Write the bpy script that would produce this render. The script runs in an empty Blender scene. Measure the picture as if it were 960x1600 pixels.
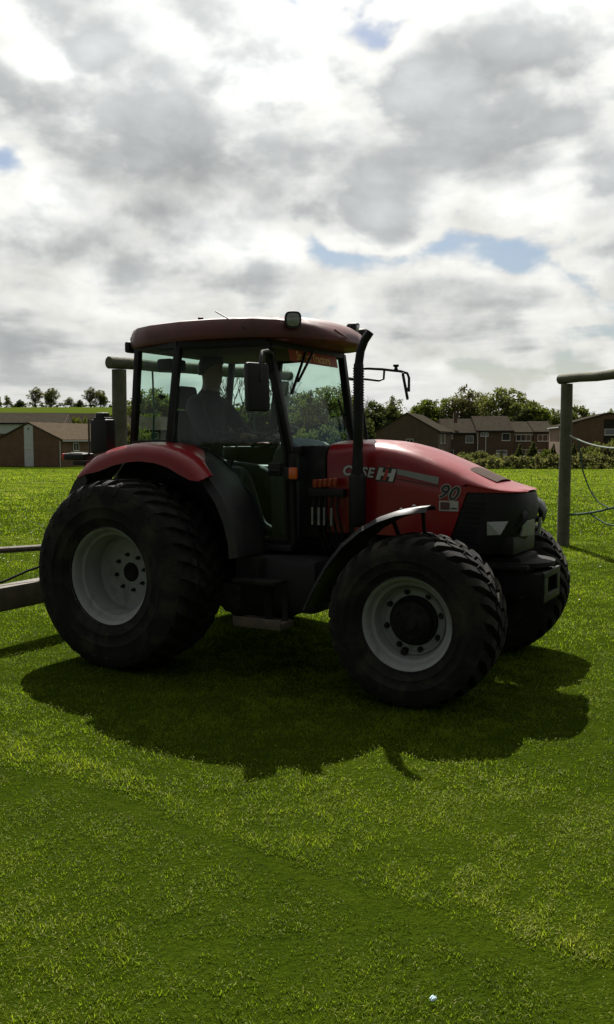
import bpy, bmesh, math, random
import numpy as np
from mathutils import Vector, Matrix
R = math.radians
scene = bpy.context.scene
COL = scene.collection

# ------------------------------------------------------------------ camera
cam = bpy.data.cameras.new('camera')
cam.sensor_fit = 'VERTICAL'; cam.sensor_height = 32.0; cam.lens = 28.0
cam.clip_start = 0.05; cam.clip_end = 5000
camo = bpy.data.objects.new('camera', cam); COL.objects.link(camo)
camo.location = (0, 0, 1.72)
camo.rotation_euler = (R(90) - math.atan(113 / 1400), 0, 0)
scene.camera = camo

# ------------------------------------------------------------------ sky
SUN_EL, SUN_AZ = R(51.3), R(-3.5)                    # azimuth from +Y towards +X
SUN_DIR = Vector((math.sin(SUN_AZ) * math.cos(SUN_EL), math.cos(SUN_AZ) * math.cos(SUN_EL), math.sin(SUN_EL)))
world = bpy.data.worlds.new('World'); scene.world = world; world.use_nodes = True
wt = world.node_tree; wt.nodes.clear()

class NG:
    """small helper to write node maths"""
    def __init__(s, tree): s.t = tree; s.L = tree.links
    def n(s, kind, **kw):
        nd = s.t.nodes.new(kind)
        for k, v in kw.items(): setattr(nd, k, v)
        return nd
    def put(s, sock, v):
        if isinstance(v, (int, float)): sock.default_value = v
        elif isinstance(v, (tuple, list, Vector)):
            v = tuple(v); sock.default_value = v if len(v) == len(sock.default_value) else v + (1,)
        else: s.L.new(v, sock)
    def m(s, op, a, b=0.0, c=None, clamp=False):
        nd = s.n('ShaderNodeMath', operation=op, use_clamp=clamp)
        s.put(nd.inputs[0], a); s.put(nd.inputs[1], b)
        if c is not None: s.put(nd.inputs[2], c)
        return nd.outputs[0]
    def noise(s, vec, scale, detail=2, rough=.5, dist=0.0, lac=2.0):
        nd = s.n('ShaderNodeTexNoise'); s.put(nd.inputs['Vector'], vec)
        nd.inputs['Scale'].default_value = scale; nd.inputs['Detail'].default_value = detail
        nd.inputs['Roughness'].default_value = rough; nd.inputs['Distortion'].default_value = dist
        nd.inputs['Lacunarity'].default_value = lac
        return nd.outputs['Fac']
    def smooth(s, v, a, b):
        nd = s.n('ShaderNodeMapRange', interpolation_type='SMOOTHSTEP', clamp=True)
        s.put(nd.inputs[0], v); s.put(nd.inputs[1], a); s.put(nd.inputs[2], b)
        return nd.outputs[0]
    def mix(s, f, a, b, mode='MIX'):
        nd = s.n('ShaderNodeMix', data_type='RGBA', blend_type=mode)
        s.put(nd.inputs[0], f); s.put(nd.inputs[6], a); s.put(nd.inputs[7], b)
        return nd.outputs[2]
    def ramp(s, f, stops):
        nd = s.n('ShaderNodeValToRGB'); s.put(nd.inputs[0], f)
        e = nd.color_ramp.elements
        while len(e) < len(stops): e.new(0.5)
        for k, (p, c) in enumerate(stops):
            e[k].position = p; e[k].color = tuple(c) + (1,)
        return nd.outputs[0]

g = NG(wt)
co = g.n('ShaderNodeTexCoord').outputs['Generated']
sep = g.n('ShaderNodeSeparateXYZ'); g.put(sep.inputs[0], co)
dx, dy, dz = sep.outputs
az = g.m('ARCTAN2', dx, dy)
el = g.m('ARCSINE', dz)
elp = g.m('ADD', g.m('MAXIMUM', dz, 0.0), 0.075)
comb = g.n('ShaderNodeCombineXYZ')
g.put(comb.inputs[0], g.m('DIVIDE', dx, elp)); g.put(comb.inputs[1], g.m('DIVIDE', dy, elp)); g.put(comb.inputs[2], 3.7)
pl = comb.outputs[0]
n1 = g.noise(pl, 0.75, 4, .56, .2)
vst = g.n('ShaderNodeVectorMath', operation='MULTIPLY'); g.put(vst.inputs[0], co); vst.inputs[1].default_value = (1.0, 1.0, 1.55)
n2 = g.noise(vst.outputs[0], 6.0, 5, .56, .12)
n3 = g.noise(vst.outputs[0], 21.0, 3, .58, .25)
vor = g.n('ShaderNodeTexVoronoi', feature='F1'); vor.inputs['Scale'].default_value = 8.5; vor.inputs['Detail'].default_value = 1.0; vor.inputs['Roughness'].default_value = .55
wob = g.n('ShaderNodeVectorMath', operation='MULTIPLY_ADD'); g.put(wob.inputs[0], n2); wob.inputs[1].default_value = (.10, .10, .10); g.put(wob.inputs[2], vst.outputs[0])
g.put(vor.inputs['Vector'], wob.outputs[0])
puff = g.m('SUBTRACT', .42, vor.outputs['Distance'])
dens = g.m('ADD', g.m('MULTIPLY', g.m('SUBTRACT', n1, .5), 2.3), g.m('MULTIPLY', g.m('SUBTRACT', n2, .5), 3.2))
dens = g.m('ADD', dens, g.m('MULTIPLY_ADD', g.m('SUBTRACT', n3, .5), .7, 0.68))
dens = g.m('MULTIPLY_ADD', puff, 1.1, dens)
# the larger cloud banks and gaps of this sky: azimuth, elevation, half widths (degrees), strength
BANKS = [(-4.5, 16.6, 10.5, 2.3, .70), (12.5, 20.6, 7.0, 3.2, .75), (-10, 25.0, 5.0, 1.9, .45),
         (-13, 11.3, 6.0, 1.2, .50), (-1, 10.0, 7.0, 1.0, .50), (13, 8.2, 7.0, 1.3, .50), (3, 6.5, 14, .8, .30),
         (-15.6, 21.2, 1.9, 1.0, -.95), (-18.4, 16.2, 1.2, .8, -.80), (-11.5, 7.6, 2.3, 1.0, -.60),
         (8.8, 12.6, 1.0, .6, -.20), (15.0, 13.0, 6.0, 1.6, -.22), (-17, 13.6, 4.0, 1.2, -.25), (-1.6, 13.6, 3.2, .9, .30),
         (-10.5, 20.8, 4.0, 1.1, -.28), (2.0, 21.0, 3.0, 1.6, .10), (9, 27, 10, 1.8, -.35), (-16.5, 8.0, 3.4, .8, -.20), (5.6, 12.4, 2.2, 1.0, .40), (-11.5, 13.7, 5.0, .8, .25), (10.5, 13.4, 2.0, .6, .2), (11.2, 12.6, 3.4, 1.2, .60), (4.3, 25.3, 2.6, 1.5, .40), (2.0, 12.4, 2.0, .8, .25)]
for a0, e0, sa, se, k in BANKS:
    u = g.m('MULTIPLY', g.m('SUBTRACT', az, R(a0)), 1 / R(sa))
    v = g.m('MULTIPLY', g.m('SUBTRACT', el, R(e0)), 1 / R(se))
    q = g.m('ADD', g.m('MULTIPLY', u, u), g.m('MULTIPLY', v, v))
    dens = g.m('MULTIPLY_ADD', g.m('EXPONENT', g.m('MULTIPLY', q, -1.0)), k, dens)
sdot = g.n('ShaderNodeVectorMath', operation='DOT_PRODUCT'); g.put(sdot.inputs[0], co); sdot.inputs[1].default_value = SUN_DIR
ang = g.m('ARCCOSINE', g.m('MINIMUM', sdot.outputs['Value'], 1.0))
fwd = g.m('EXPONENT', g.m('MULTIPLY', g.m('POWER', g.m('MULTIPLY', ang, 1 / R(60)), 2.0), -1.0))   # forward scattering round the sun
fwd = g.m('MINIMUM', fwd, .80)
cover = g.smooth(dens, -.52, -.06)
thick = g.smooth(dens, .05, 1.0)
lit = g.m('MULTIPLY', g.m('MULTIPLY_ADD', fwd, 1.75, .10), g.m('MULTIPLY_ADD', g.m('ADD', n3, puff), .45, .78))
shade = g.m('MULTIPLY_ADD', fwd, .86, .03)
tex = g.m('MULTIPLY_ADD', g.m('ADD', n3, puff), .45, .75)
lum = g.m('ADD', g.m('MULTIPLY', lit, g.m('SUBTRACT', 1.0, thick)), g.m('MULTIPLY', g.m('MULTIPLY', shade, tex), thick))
cc = g.n('ShaderNodeVectorMath', operation='SCALE'); cc.inputs[0].default_value = (5.35, 5.33, 5.08); g.put(cc.inputs['Scale'], lum)
sky = g.n('ShaderNodeTexSky', sky_type='NISHITA', sun_disc=False, sun_elevation=SUN_EL, sun_rotation=SUN_AZ)
sky.air_density = 1.2; sky.dust_density = 2.0
skyc = g.mix(1.0, sky.outputs[0], (0.37, 0.40, 0.44), 'MULTIPLY')
cool = g.mix(thick, (1.0, 1.0, 1.0), (.955, 1.0, 1.05))
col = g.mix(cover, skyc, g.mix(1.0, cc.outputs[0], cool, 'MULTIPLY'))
hz = g.smooth(el, R(6.0), R(0.5))
col = g.mix(g.m('MULTIPLY', hz, .75), col, (4.3, 4.35, 4.2))
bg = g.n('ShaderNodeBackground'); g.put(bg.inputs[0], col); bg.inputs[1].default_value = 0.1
wo = g.n('ShaderNodeOutputWorld'); wt.links.new(bg.outputs[0], wo.inputs[0])
try: world.cycles.sampling_method = 'MANUAL'; world.cycles.sample_map_resolution = 512
except Exception: pass

# ------------------------------------------------------------------ sun and exposure
sl = bpy.data.lights.new('sun', 'SUN'); sl.energy = 5.0; sl.angle = R(0.5); sl.color = (1.0, .955, .87)
so = bpy.data.objects.new('sun', sl); COL.objects.link(so)
so.rotation_euler = SUN_DIR.to_track_quat('Z', 'Y').to_euler(); so.location = (0, 20, 30)
vs = scene.view_settings
vs.view_transform = 'Standard'; vs.look = 'None'; vs.gamma = 1.0; vs.exposure = 0.9
vs.use_curve_mapping = False

# ------------------------------------------------------------------ materials
MATS = {}
def mat(name, base, rough=.6, metal=0.0, var=.0, vscale=8.0, bump=0.0, bscale=40.0, coat=0.0, spec=.5,
        dirt=None, dirt_amt=0.0, dirt_scale=5.0, emit=None):
    m_ = bpy.data.materials.new(name); m_.use_nodes = True
    t = m_.node_tree; t.nodes.clear(); k = NG(t)
    p = k.n('ShaderNodeBsdfPrincipled'); o = k.n('ShaderNodeOutputMaterial'); t.links.new(p.outputs[0], o.inputs[0])
    oc = k.n('ShaderNodeTexCoord').outputs['Object']
    c = tuple(base) + (1,)
    if var:
        f = k.noise(oc, vscale, 5, .6)
        lo = tuple(x * (1 - var) for x in base); hi = tuple(min(1, x * (1 + var)) for x in base)
        c = k.ramp(f, [(.3, lo), (.7, hi)])
    if dirt:
        f = k.smooth(k.noise(oc, dirt_scale, 7, .65, .4), .62 - dirt_amt * .35, .75)
        f = k.m('MULTIPLY', f, min(1, dirt_amt * 1.6))
        c = k.mix(f, c, tuple(dirt) + (1,))
        k.put(p.inputs['Roughness'], k.m('MULTIPLY_ADD', f, .9 - rough, rough))
    else: p.inputs['Roughness'].default_value = rough
    k.put(p.inputs['Base Color'], c)
    p.inputs['Metallic'].default_value = metal
    p.inputs['Specular IOR Level'].default_value = spec
    if coat: p.inputs['Coat Weight'].default_value = coat; p.inputs['Coat Roughness'].default_value = .08
    if bump:
        b = k.n('ShaderNodeBump'); b.inputs['Strength'].default_value = bump; b.inputs['Distance'].default_value = .02
        k.put(b.inputs['Height'], k.noise(oc, bscale, 5, .6)); t.links.new(b.outputs[0], p.inputs['Normal'])
    MATS[name] = m_
    return m_

mat('red_paint', (.19, .0045, .0075), .34, var=.10, vscale=3, coat=.2, spec=.35, dirt=(.09, .035, .025), dirt_amt=.25, dirt_scale=4)
mat('roof_red', (.085, .010, .009), .5, var=.2, vscale=4, coat=.1, dirt=(.055, .028, .022), dirt_amt=.6, dirt_scale=3)
mat('black_paint', (.008, .008, .008), .5, var=.3, dirt=(.04, .036, .028), dirt_amt=.3, spec=.25)
mat('black_plastic', (.008, .008, .008), .55, bump=.15, bscale=120, spec=.3)
mat('guard_plastic', (.009, .009, .009), .5, var=.3, spec=.5, dirt=(.05, .045, .03), dirt_amt=.35)
mat('cast_iron', (.012, .012, .011), .75, var=.4, bump=.4, bscale=60, dirt=(.028, .024, .016), dirt_amt=.5, spec=.15)
mat('rubber', (.010, .010, .0095), .85, var=.25, vscale=6, bump=.25, bscale=70, dirt=(.045, .039, .025), dirt_amt=.55, dirt_scale=4, spec=.18)
mat('rim_silver', (.22, .228, .222), .48, var=.08, vscale=5, metal=.0, dirt=(.10, .088, .06), dirt_amt=.45, dirt_scale=5, spec=.4)
mat('steel', (.25, .25, .24), .45, metal=.8, var=.3, dirt=(.08, .06, .04), dirt_amt=.4)
mat('worn_steel', (.075, .062, .043), .7, var=.3, vscale=9, bump=.3, dirt=(.10, .07, .045), dirt_amt=.5)
mat('lens', (.20, .215, .21), .15, var=.1, vscale=60, spec=.8)
mat('lens_amber', (.5, .09, .012), .25, spec=.6)
mat('lens_red', (.55, .03, .02), .25, spec=.6)
mat('filter_red', (.26, .04, .015), .4)
mat('decal_white', (.42, .42, .40), .5)
mat('sticker_white', (.34, .33, .30), .6)
mat('sticker_red', (.075, .028, .022), .6)
mat('decal_black', (.012, .012, .012), .4)
mat('decal_silver', (.20, .20, .195), .45)
mat('decal_red', (.32, .025, .02), .4)
mat('strip_red', (.34, .07, .03), .6)
mat('strip_text', (.80, .55, .22), .6)
mat('seat_cloth', (.012, .012, .013), .9, var=.3, vscale=50)
mat('vent_brown', (.045, .027, .019), .8, spec=.1)
mat('trim_grey', (.05, .048, .043), .7, var=.15)
mat('jacket', (.014, .015, .018), .9, var=.3, vscale=12)
mat('trousers', (.035, .038, .048), .9, var=.3, vscale=12)
mat('skin', (.20, .11, .075), .55)
mat('hair', (.05, .035, .022), .7, var=.3, vscale=80)
mat('log_wood', (.085, .080, .052), .85, var=.35, vscale=7, bump=.5, bscale=30, dirt=(.075, .085, .045), dirt_amt=.5, dirt_scale=3)
mat('rope_dark', (.020, .055, .042), .85, var=.3, vscale=60)
mat('rope_pale', (.34, .38, .34), .85, var=.2, vscale=60)
mat('hose', (.012, .012, .012), .9, spec=.1)
mat('upvc', (.60, .60, .58), .5)
mat('panel_white', (.50, .52, .51), .6, var=.08, vscale=1.5)
mat('window_glass', (.035, .04, .045), .08, spec=.6)
mat('roof_tile', (.040, .034, .027), .9, spec=0, var=.3, vscale=2.5, bump=.6, bscale=9, dirt=(.04, .042, .028), dirt_amt=.5, dirt_scale=.7)
mat('roof_tile_pale', (.070, .056, .040), .9, spec=0, var=.25, vscale=2.5, bump=.6, bscale=9)
mat('bark', (.075, .058, .042), .95, var=.4, vscale=4, bump=.6)
mat('car_white', (.72, .73, .74), .25, coat=.5)
mat('litter_blue', (.50, .66, .72), .35, var=.2, vscale=60)
mat('daisy_white', (.75, .75, .70), .7)

def brick_mat(name, a, b, mortar):
    m_ = bpy.data.materials.new(name); m_.use_nodes = True
    t = m_.node_tree; t.nodes.clear(); k = NG(t)
    p = k.n('ShaderNodeBsdfPrincipled'); o = k.n('ShaderNodeOutputMaterial'); t.links.new(p.outputs[0], o.inputs[0])
    oc = k.n('ShaderNodeTexCoord').outputs['Object']
    sp = k.n('ShaderNodeSeparateXYZ'); k.put(sp.inputs[0], oc)
    cb = k.n('ShaderNodeCombineXYZ'); k.put(cb.inputs[0], k.m('ADD', sp.outputs[0], sp.outputs[1])); k.put(cb.inputs[1], sp.outputs[2])
    br = k.n('ShaderNodeTexBrick'); k.put(br.inputs['Vector'], cb.outputs[0])
    br.inputs['Color1'].default_value = a + (1,); br.inputs['Color2'].default_value = b + (1,); br.inputs['Mortar'].default_value = mortar + (1,)
    br.inputs['Scale'].default_value = 1.0; br.inputs['Brick Width'].default_value = .225; br.inputs['Row Height'].default_value = .075
    br.inputs['Mortar Size'].default_value = .008
    f = k.noise(oc, .9, 5, .6)
    c = k.mix(.55, br.outputs['Color'], k.ramp(f, [(.3, (.55, .55, .55)), (.7, (1.25, 1.2, 1.1))]), 'MULTIPLY')
    k.put(p.inputs['Base Color'], c); p.inputs['Roughness'].default_value = .92
    MATS[name] = m_
brick_mat('brick_brown', (.17, .090, .046), (.12, .064, .036), (.15, .11, .075))
brick_mat('brick_dark', (.115, .073, .046), (.085, .054, .036), (.12, .09, .065))

def glass_mat(name, tint, refl=1.0):
    m_ = bpy.data.materials.new(name); m_.use_nodes = True
    t = m_.node_tree; t.nodes.clear(); k = NG(t)
    o = k.n('ShaderNodeOutputMaterial'); mx = k.n('ShaderNodeMixShader')
    tr = k.n('ShaderNodeBsdfTransparent'); tr.inputs[0].default_value = tint + (1,)
    gl = k.n('ShaderNodeBsdfGlossy'); gl.inputs['Roughness'].default_value = .03; gl.inputs['Color'].default_value = (refl, refl, refl, 1)
    lw = k.n('ShaderNodeLayerWeight'); lw.inputs[0].default_value = .5
    k.put(mx.inputs[0], k.m('MULTIPLY_ADD', k.m('POWER', lw.outputs['Facing'], 5.0), .9, .03, clamp=True)); t.links.new(tr.outputs[0], mx.inputs[1]); t.links.new(gl.outputs[0], mx.inputs[2])
    t.links.new(mx.outputs[0], o.inputs[0]); MATS[name] = m_
glass_mat('cab_glass', (.88, .955, .92), .4)

def leaf_mat(name, dark, light, transl=.4):
    m_ = bpy.data.materials.new(name); m_.use_nodes = True
    t = m_.node_tree; t.nodes.clear(); k = NG(t)
    o = k.n('ShaderNodeOutputMaterial'); mx = k.n('ShaderNodeMixShader'); mx.inputs[0].default_value = transl
    at = k.n('ShaderNodeAttribute', attribute_name='tint').outputs['Fac']
    c = k.ramp(at, [(0.0, dark), (1.0, light)])
    d = k.n('ShaderNodeBsdfDiffuse'); tr = k.n('ShaderNodeBsdfTranslucent')
    k.put(d.inputs[0], c)
    k.put(tr.inputs[0], k.mix(1.0, c, (1.15, 1.2, .55), 'MULTIPLY'))
    t.links.new(d.outputs[0], mx.inputs[1]); t.links.new(tr.outputs[0], mx.inputs[2]); t.links.new(mx.outputs[0], o.inputs[0])
    MATS[name] = m_
leaf_mat('leaf_green', (.072, .080, .036), (.115, .128, .052), .5)
leaf_mat('leaf_bright', (.070, .088, .022), (.125, .145, .036))
leaf_mat('leaf_dark', (.044, .054, .028), (.075, .088, .045), .45)
leaf_mat('leaf_olive', (.085, .084, .050), (.128, .122, .072), .5)
leaf_mat('twig', (.060, .050, .038), (.120, .100, .075), .1)

def grass_mat():
    m_ = bpy.data.materials.new('grass_blade'); m_.use_nodes = True
    t = m_.node_tree; t.nodes.clear(); k = NG(t)
    o = k.n('ShaderNodeOutputMaterial'); mx = k.n('ShaderNodeMixShader'); mx.inputs[0].default_value = .58
    at = k.n('ShaderNodeAttribute', attribute_name='tint').outputs['Fac']
    c = k.ramp(at, [(0.0, (.014, .026, .0018)), (.45, (.080, .122, .0056)), (.75, (.140, .188, .0100)), (.88, (.185, .205, .024)), (1.0, (.28, .26, .080))])
    d = k.n('ShaderNodeBsdfPrincipled'); tr = k.n('ShaderNodeBsdfTranslucent')
    k.put(d.inputs['Base Color'], c); d.inputs['Roughness'].default_value = .55; d.inputs['Specular IOR Level'].default_value = .12
    k.put(tr.inputs[0], k.mix(1.0, c, (1.55, 1.6, 1.0), 'MULTIPLY'))
    t.links.new(d.outputs[0], mx.inputs[1]); t.links.new(tr.outputs[0], mx.inputs[2]); t.links.new(mx.outputs[0], o.inputs[0])
    MATS['grass_blade'] = m_
grass_mat()

def field_mat(name, a, b, dry):
    m_ = bpy.data.materials.new(name); m_.use_nodes = True
    t = m_.node_tree; t.nodes.clear(); k = NG(t)
    p = k.n('ShaderNodeBsdfPrincipled'); o = k.n('ShaderNodeOutputMaterial'); t.links.new(p.outputs[0], o.inputs[0])
    oc = k.n('ShaderNodeTexCoord').outputs['Object']
    f1 = k.noise(oc, .35, 6, .65); f2 = k.noise(oc, 3.0, 6, .7); f3 = k.noise(oc, 38.0, 4, .7)
    f = k.m('ADD', k.m('MULTIPLY', f1, .35), k.m('ADD', k.m('MULTIPLY', f2, .35), k.m('MULTIPLY', f3, .30)))
    c = k.ramp(f, [(.36, a), (.55, b), (.68, dry)])
    k.put(p.inputs['Base Color'], c); p.inputs['Roughness'].default_value = 1; p.inputs['Specular IOR Level'].default_value = 0
    bm_ = k.n('ShaderNodeBump'); bm_.inputs['Strength'].default_value = .7; bm_.inputs['Distance'].default_value = .06
    k.put(bm_.inputs['Height'], k.m('ADD', f3, k.m('MULTIPLY', f2, 1.5))); t.links.new(bm_.outputs[0], p.inputs['Normal'])
    MATS[name] = m_
field_mat('field_ground', (.016, .028, .0020), (.030, .047, .0030), (.044, .058, .006))
field_mat('hill_ground', (.036, .054, .007), (.052, .072, .010), (.064, .080, .016))

# ------------------------------------------------------------------ mesh helpers
class MB:
    def __init__(s): s.v = []; s.f = []
    def add(s, vs, fs):
        b = len(s.v); s.v += [tuple(p) for p in vs]; s.f += [tuple(i + b for i in f) for f in fs]; return s
    def box(s, c, size, rot=None, bev=0.0):
        hx, hy, hz = (q / 2 for q in size)
        b = min(bev, hx * .9, hy * .9, hz * .9)
        M = rot or Matrix.Identity(3); c = Vector(c)
        if b <= 0:
            P = [(x, y, z) for x in (-hx, hx) for y in (-hy, hy) for z in (-hz, hz)]
            F = [(0, 1, 3, 2), (4, 6, 7, 5), (0, 4, 5, 1), (2, 3, 7, 6), (0, 2, 6, 4), (1, 5, 7, 3)]
            return s.add([c + M @ Vector(p) for p in P], F)
        bm = bmesh.new(); bmesh.ops.create_cube(bm, size=1.0)
        for v in bm.verts: v.co = Vector((v.co.x * size[0], v.co.y * size[1], v.co.z * size[2]))
        bmesh.ops.bevel(bm, geom=bm.edges[:], offset=b, segments=2, affect='EDGES', profile=.6)
        bm.verts.index_update()
        s.add([c + M @ v.co for v in bm.verts], [[v.index for v in f.verts] for f in bm.faces]); bm.free(); return s
    def bar(s, p0, p1, w, h, up=(0, 0, 1), bev=0.0):
        p0 = Vector(p0); p1 = Vector(p1); d = p1 - p0; L = d.length; d.normalize()
        u = Vector(up); side = d.cross(u)
        if side.length < 1e-4: side = d.cross(Vector((0, 1, 0)))
        side.normalize(); u = side.cross(d)
        return s.box((p0 + p1) / 2, (L, w, h), Matrix((d, side, u)).transposed(), bev)
    def tube(s, pts, r, n=10, cap=True):
        pts = [Vector(p) for p in pts]; k = len(pts)
        rs = r if isinstance(r, (list, tuple)) else [r] * k
        d0 = (pts[1] - pts[0]).normalized()
        ref = Vector((0, 0, 1)) if abs(d0.z) < .9 else Vector((0, 1, 0))
        V = []; F = []
        for i, p in enumerate(pts):
            d = (pts[min(i + 1, k - 1)] - pts[max(i - 1, 0)]).normalized()
            a = d.cross(ref)
            if a.length < 1e-4: a = d.cross(Vector((1, 0, 0)))
            a.normalize(); b = a.cross(d); ref = b
            for j in range(n):
                th = 2 * math.pi * j / n
                V.append(p + rs[i] * (a * math.cos(th) + b * math.sin(th)))
        for i in range(k - 1):
            for j in range(n):
                F.append((i * n + j, i * n + (j + 1) % n, (i + 1) * n + (j + 1) % n, (i + 1) * n + j))
        if cap: F.append(tuple(range(n))[::-1]); F.append(tuple(range((k - 1) * n, k * n)))
        return s.add(V, F)
    def lathe(s, prof, org=(0, 0, 0), axis=(0, 1, 0), n=48, closed=False, cap=True):
        """prof: (radius, distance along axis)"""
        ax = Vector(axis).normalized(); a = Vector((0, 0, 1)) if abs(ax.z) < .9 else Vector((1, 0, 0))
        a = (a - ax * a.dot(ax)).normalized(); b = ax.cross(a); o = Vector(org); V = []; F = []; k = len(prof)
        for r, h in prof:
            for j in range(n):
                th = 2 * math.pi * j / n; V.append(o + ax * h + r * (a * math.cos(th) + b * math.sin(th)))
        m_ = k if closed else k - 1
        for i in range(m_):
            i2 = (i + 1) % k
            for j in range(n):
                F.append((i * n + j, i * n + (j + 1) % n, i2 * n + (j + 1) % n, i2 * n + j))
        if not closed and cap:
            if prof[0][0] > 1e-6: F.append(tuple(range(n))[::-1])
            if prof[-1][0] > 1e-6: F.append(tuple(range((k - 1) * n, k * n)))
        return s.add(V, F)
    def loft(s, rings, closed=True, caps=True):
        n = len(rings[0]); V = [p for r in rings for p in r]; F = []
        for i in range(len(rings) - 1):
            for j in range(n if closed else n - 1):
                F.append((i * n + j, i * n + (j + 1) % n, (i + 1) * n + (j + 1) % n, (i + 1) * n + j))
        if caps and closed: F.append(tuple(range(n))[::-1]); F.append(tuple(range((len(rings) - 1) * n, len(rings) * n)))
        return s.add(V, F)
    def poly(s, pts, off):
        """flat polygon (3-D points) given thickness along vector off"""
        n = len(pts); off = Vector(off); A = [Vector(p) for p in pts]; Bp = [p + off for p in A]
        return s.add(A + Bp, [tuple(range(n))[::-1], tuple(range(n, 2 * n))] + [(i, (i + 1) % n, n + (i + 1) % n, n + i) for i in range(n)])
    def sheet(s, grid, th):
        """grid[i][j] of points -> solid sheet of thickness th"""
        ni, nj = len(grid), len(grid[0]); G = [[Vector(p) for p in r] for r in grid]; low = []
        for i in range(ni):
            for j in range(nj):
                a = G[min(i + 1, ni - 1)][j] - G[max(i - 1, 0)][j]; b = G[i][min(j + 1, nj - 1)] - G[i][max(j - 1, 0)]
                low.append(G[i][j] - a.cross(b).normalized() * th)
        V = [p for r in G for p in r] + low; N = ni * nj; F = []
        for i in range(ni - 1):
            for j in range(nj - 1):
                a, b, c, d = i * nj + j, i * nj + j + 1, (i + 1) * nj + j + 1, (i + 1) * nj + j
                F += [(a, b, c, d), (N + d, N + c, N + b, N + a)]
        for i in range(ni - 1):
            a, b = i * nj, (i + 1) * nj; F.append((a, b, N + b, N + a))
            a, b = i * nj + nj - 1, (i + 1) * nj + nj - 1; F.append((b, a, N + a, N + b))
        for j in range(nj - 1):
            a, b = j, j + 1; F.append((b, a, N + a, N + b))
            a, b = (ni - 1) * nj + j, (ni - 1) * nj + j + 1; F.append((a, b, N + b, N + a))
        return s.add(V, F)
    def mirror(s):
        """add the copy mirrored in y"""
        b = len(s.v); s.v += [(x, -y, z) for x, y, z in s.v]; s.f += [tuple(i + b for i in f)[::-1] for f in list(s.f)]; return s
    def flipped(s):
        m_ = MB(); m_.v = [(x, -y, z) for x, y, z in s.v]; m_.f = [tuple(f)[::-1] for f in s.f]; return m_
    def mesh(s, name, m_, smooth=35, fix=True):
        me = bpy.data.meshes.new(name); me.from_pydata(s.v, [], s.f)
        if fix:
            bm = bmesh.new(); bm.from_mesh(me); bmesh.ops.recalc_face_normals(bm, faces=bm.faces); bm.to_mesh(me); bm.free()
        me.materials.append(MATS[m_])
        if smooth:
            me.polygons.foreach_set('use_smooth', [True] * len(me.polygons)); me.set_sharp_from_angle(angle=R(smooth))
        return me
    def build(s, name, m_, parent=None, smooth=35, fix=True):
        o = bpy.data.objects.new(name, s.mesh(name, m_, smooth, fix)); COL.objects.link(o); o.parent = parent
        return o
def tag(o, label=None, cat=None, group=None, kind=None):
    if label: o['label'] = label
    if cat: o['category'] = cat
    if group: o['group'] = group
    if kind: o['kind'] = kind
    return o
def empty(name, loc=(0, 0, 0), rz=0.0):
    o = bpy.data.objects.new(name, None); COL.objects.link(o); o.location = loc; o.rotation_euler = (0, 0, rz); o.empty_display_size = .2
    return o
def link(name, me, parent=None, loc=(0, 0, 0)):
    o = bpy.data.objects.new(name, me); COL.objects.link(o); o.parent = parent; o.location = loc; return o
def text_mesh(name, body, size, m_, ext=.0015, bold=0.0, shear=0.0, space=1.0):
    cu = bpy.data.curves.new(name, 'FONT'); cu.body = body; cu.size = size; cu.extrude = ext; cu.offset = bold; cu.shear = shear
    cu.space_character = space; cu.align_x = 'CENTER'; cu.align_y = 'CENTER'; cu.resolution_u = 4
    o = bpy.data.objects.new(name, cu); COL.objects.link(o)
    dg = bpy.context.evaluated_depsgraph_get(); dg.update()
    me = bpy.data.meshes.new_from_object(o.evaluated_get(dg)); bpy.data.objects.remove(o); bpy.data.curves.remove(cu)
    me.materials.clear(); me.materials.append(MATS[m_]); return me
rng = np.random.default_rng(7)
random.seed(5)
def vnoise(x, y, scale, seed=0):
    """smooth value noise in numpy"""
    r = np.random.default_rng(seed); T = r.random((64, 64)); x = x / scale + 1000; y = y / scale + 1000
    xi = np.floor(x).astype(int); yi = np.floor(y).astype(int); fx = x - xi; fy = y - yi
    fx = fx * fx * (3 - 2 * fx); fy = fy * fy * (3 - 2 * fy)
    a = T[xi % 64, yi % 64]; b = T[(xi + 1) % 64, yi % 64]; c = T[xi % 64, (yi + 1) % 64]; d = T[(xi + 1) % 64, (yi + 1) % 64]
    return (a * (1 - fx) + b * fx) * (1 - fy) + (c * (1 - fx) + d * fx) * fy

# ------------------------------------------------------------------ ground
def ground_z(x, y):
    x = np.asarray(x, float); y = np.asarray(y, float)
    s = np.clip((y - 18) / 80.0, 0, 1); s = s * s * (3 - 2 * s)
    z = -1.55 * s
    k = np.clip(1.5 - np.abs(y) / 40, .0, 1)
    return z + (vnoise(x, y, 1.7, 1) - .5) * .022 * k + (vnoise(x, y, .45, 2) - .5) * .012 * k
def grid_mesh(name, xs, ys, zf, m_):
    X, Y = np.meshgrid(xs, ys); Z = zf(X, Y); nx, ny = len(xs), len(ys)
    V = np.stack([X, Y, Z], -1).reshape(-1, 3)
    i, j = np.meshgrid(np.arange(nx - 1), np.arange(ny - 1)); a = (j * nx + i).ravel()
    F = np.stack([a, a + 1, a + nx + 1, a + nx], -1)
    me = bpy.data.meshes.new(name); me.from_pydata(V.tolist(), [], F.tolist()); me.materials.append(MATS[m_])
    me.polygons.foreach_set('use_smooth', [True] * len(me.polygons))
    return link(name, me)
xs = np.unique(np.concatenate([np.linspace(-6, 6, 81), np.linspace(-30, 30, 61), np.linspace(-200, 200, 41), np.linspace(-2500, 2500, 26)]))
ys = np.unique(np.concatenate([np.linspace(0, 12, 81), np.linspace(-20, 40, 61), np.linspace(40, 160, 40), np.linspace(-400, 3000, 35)]))
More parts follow.
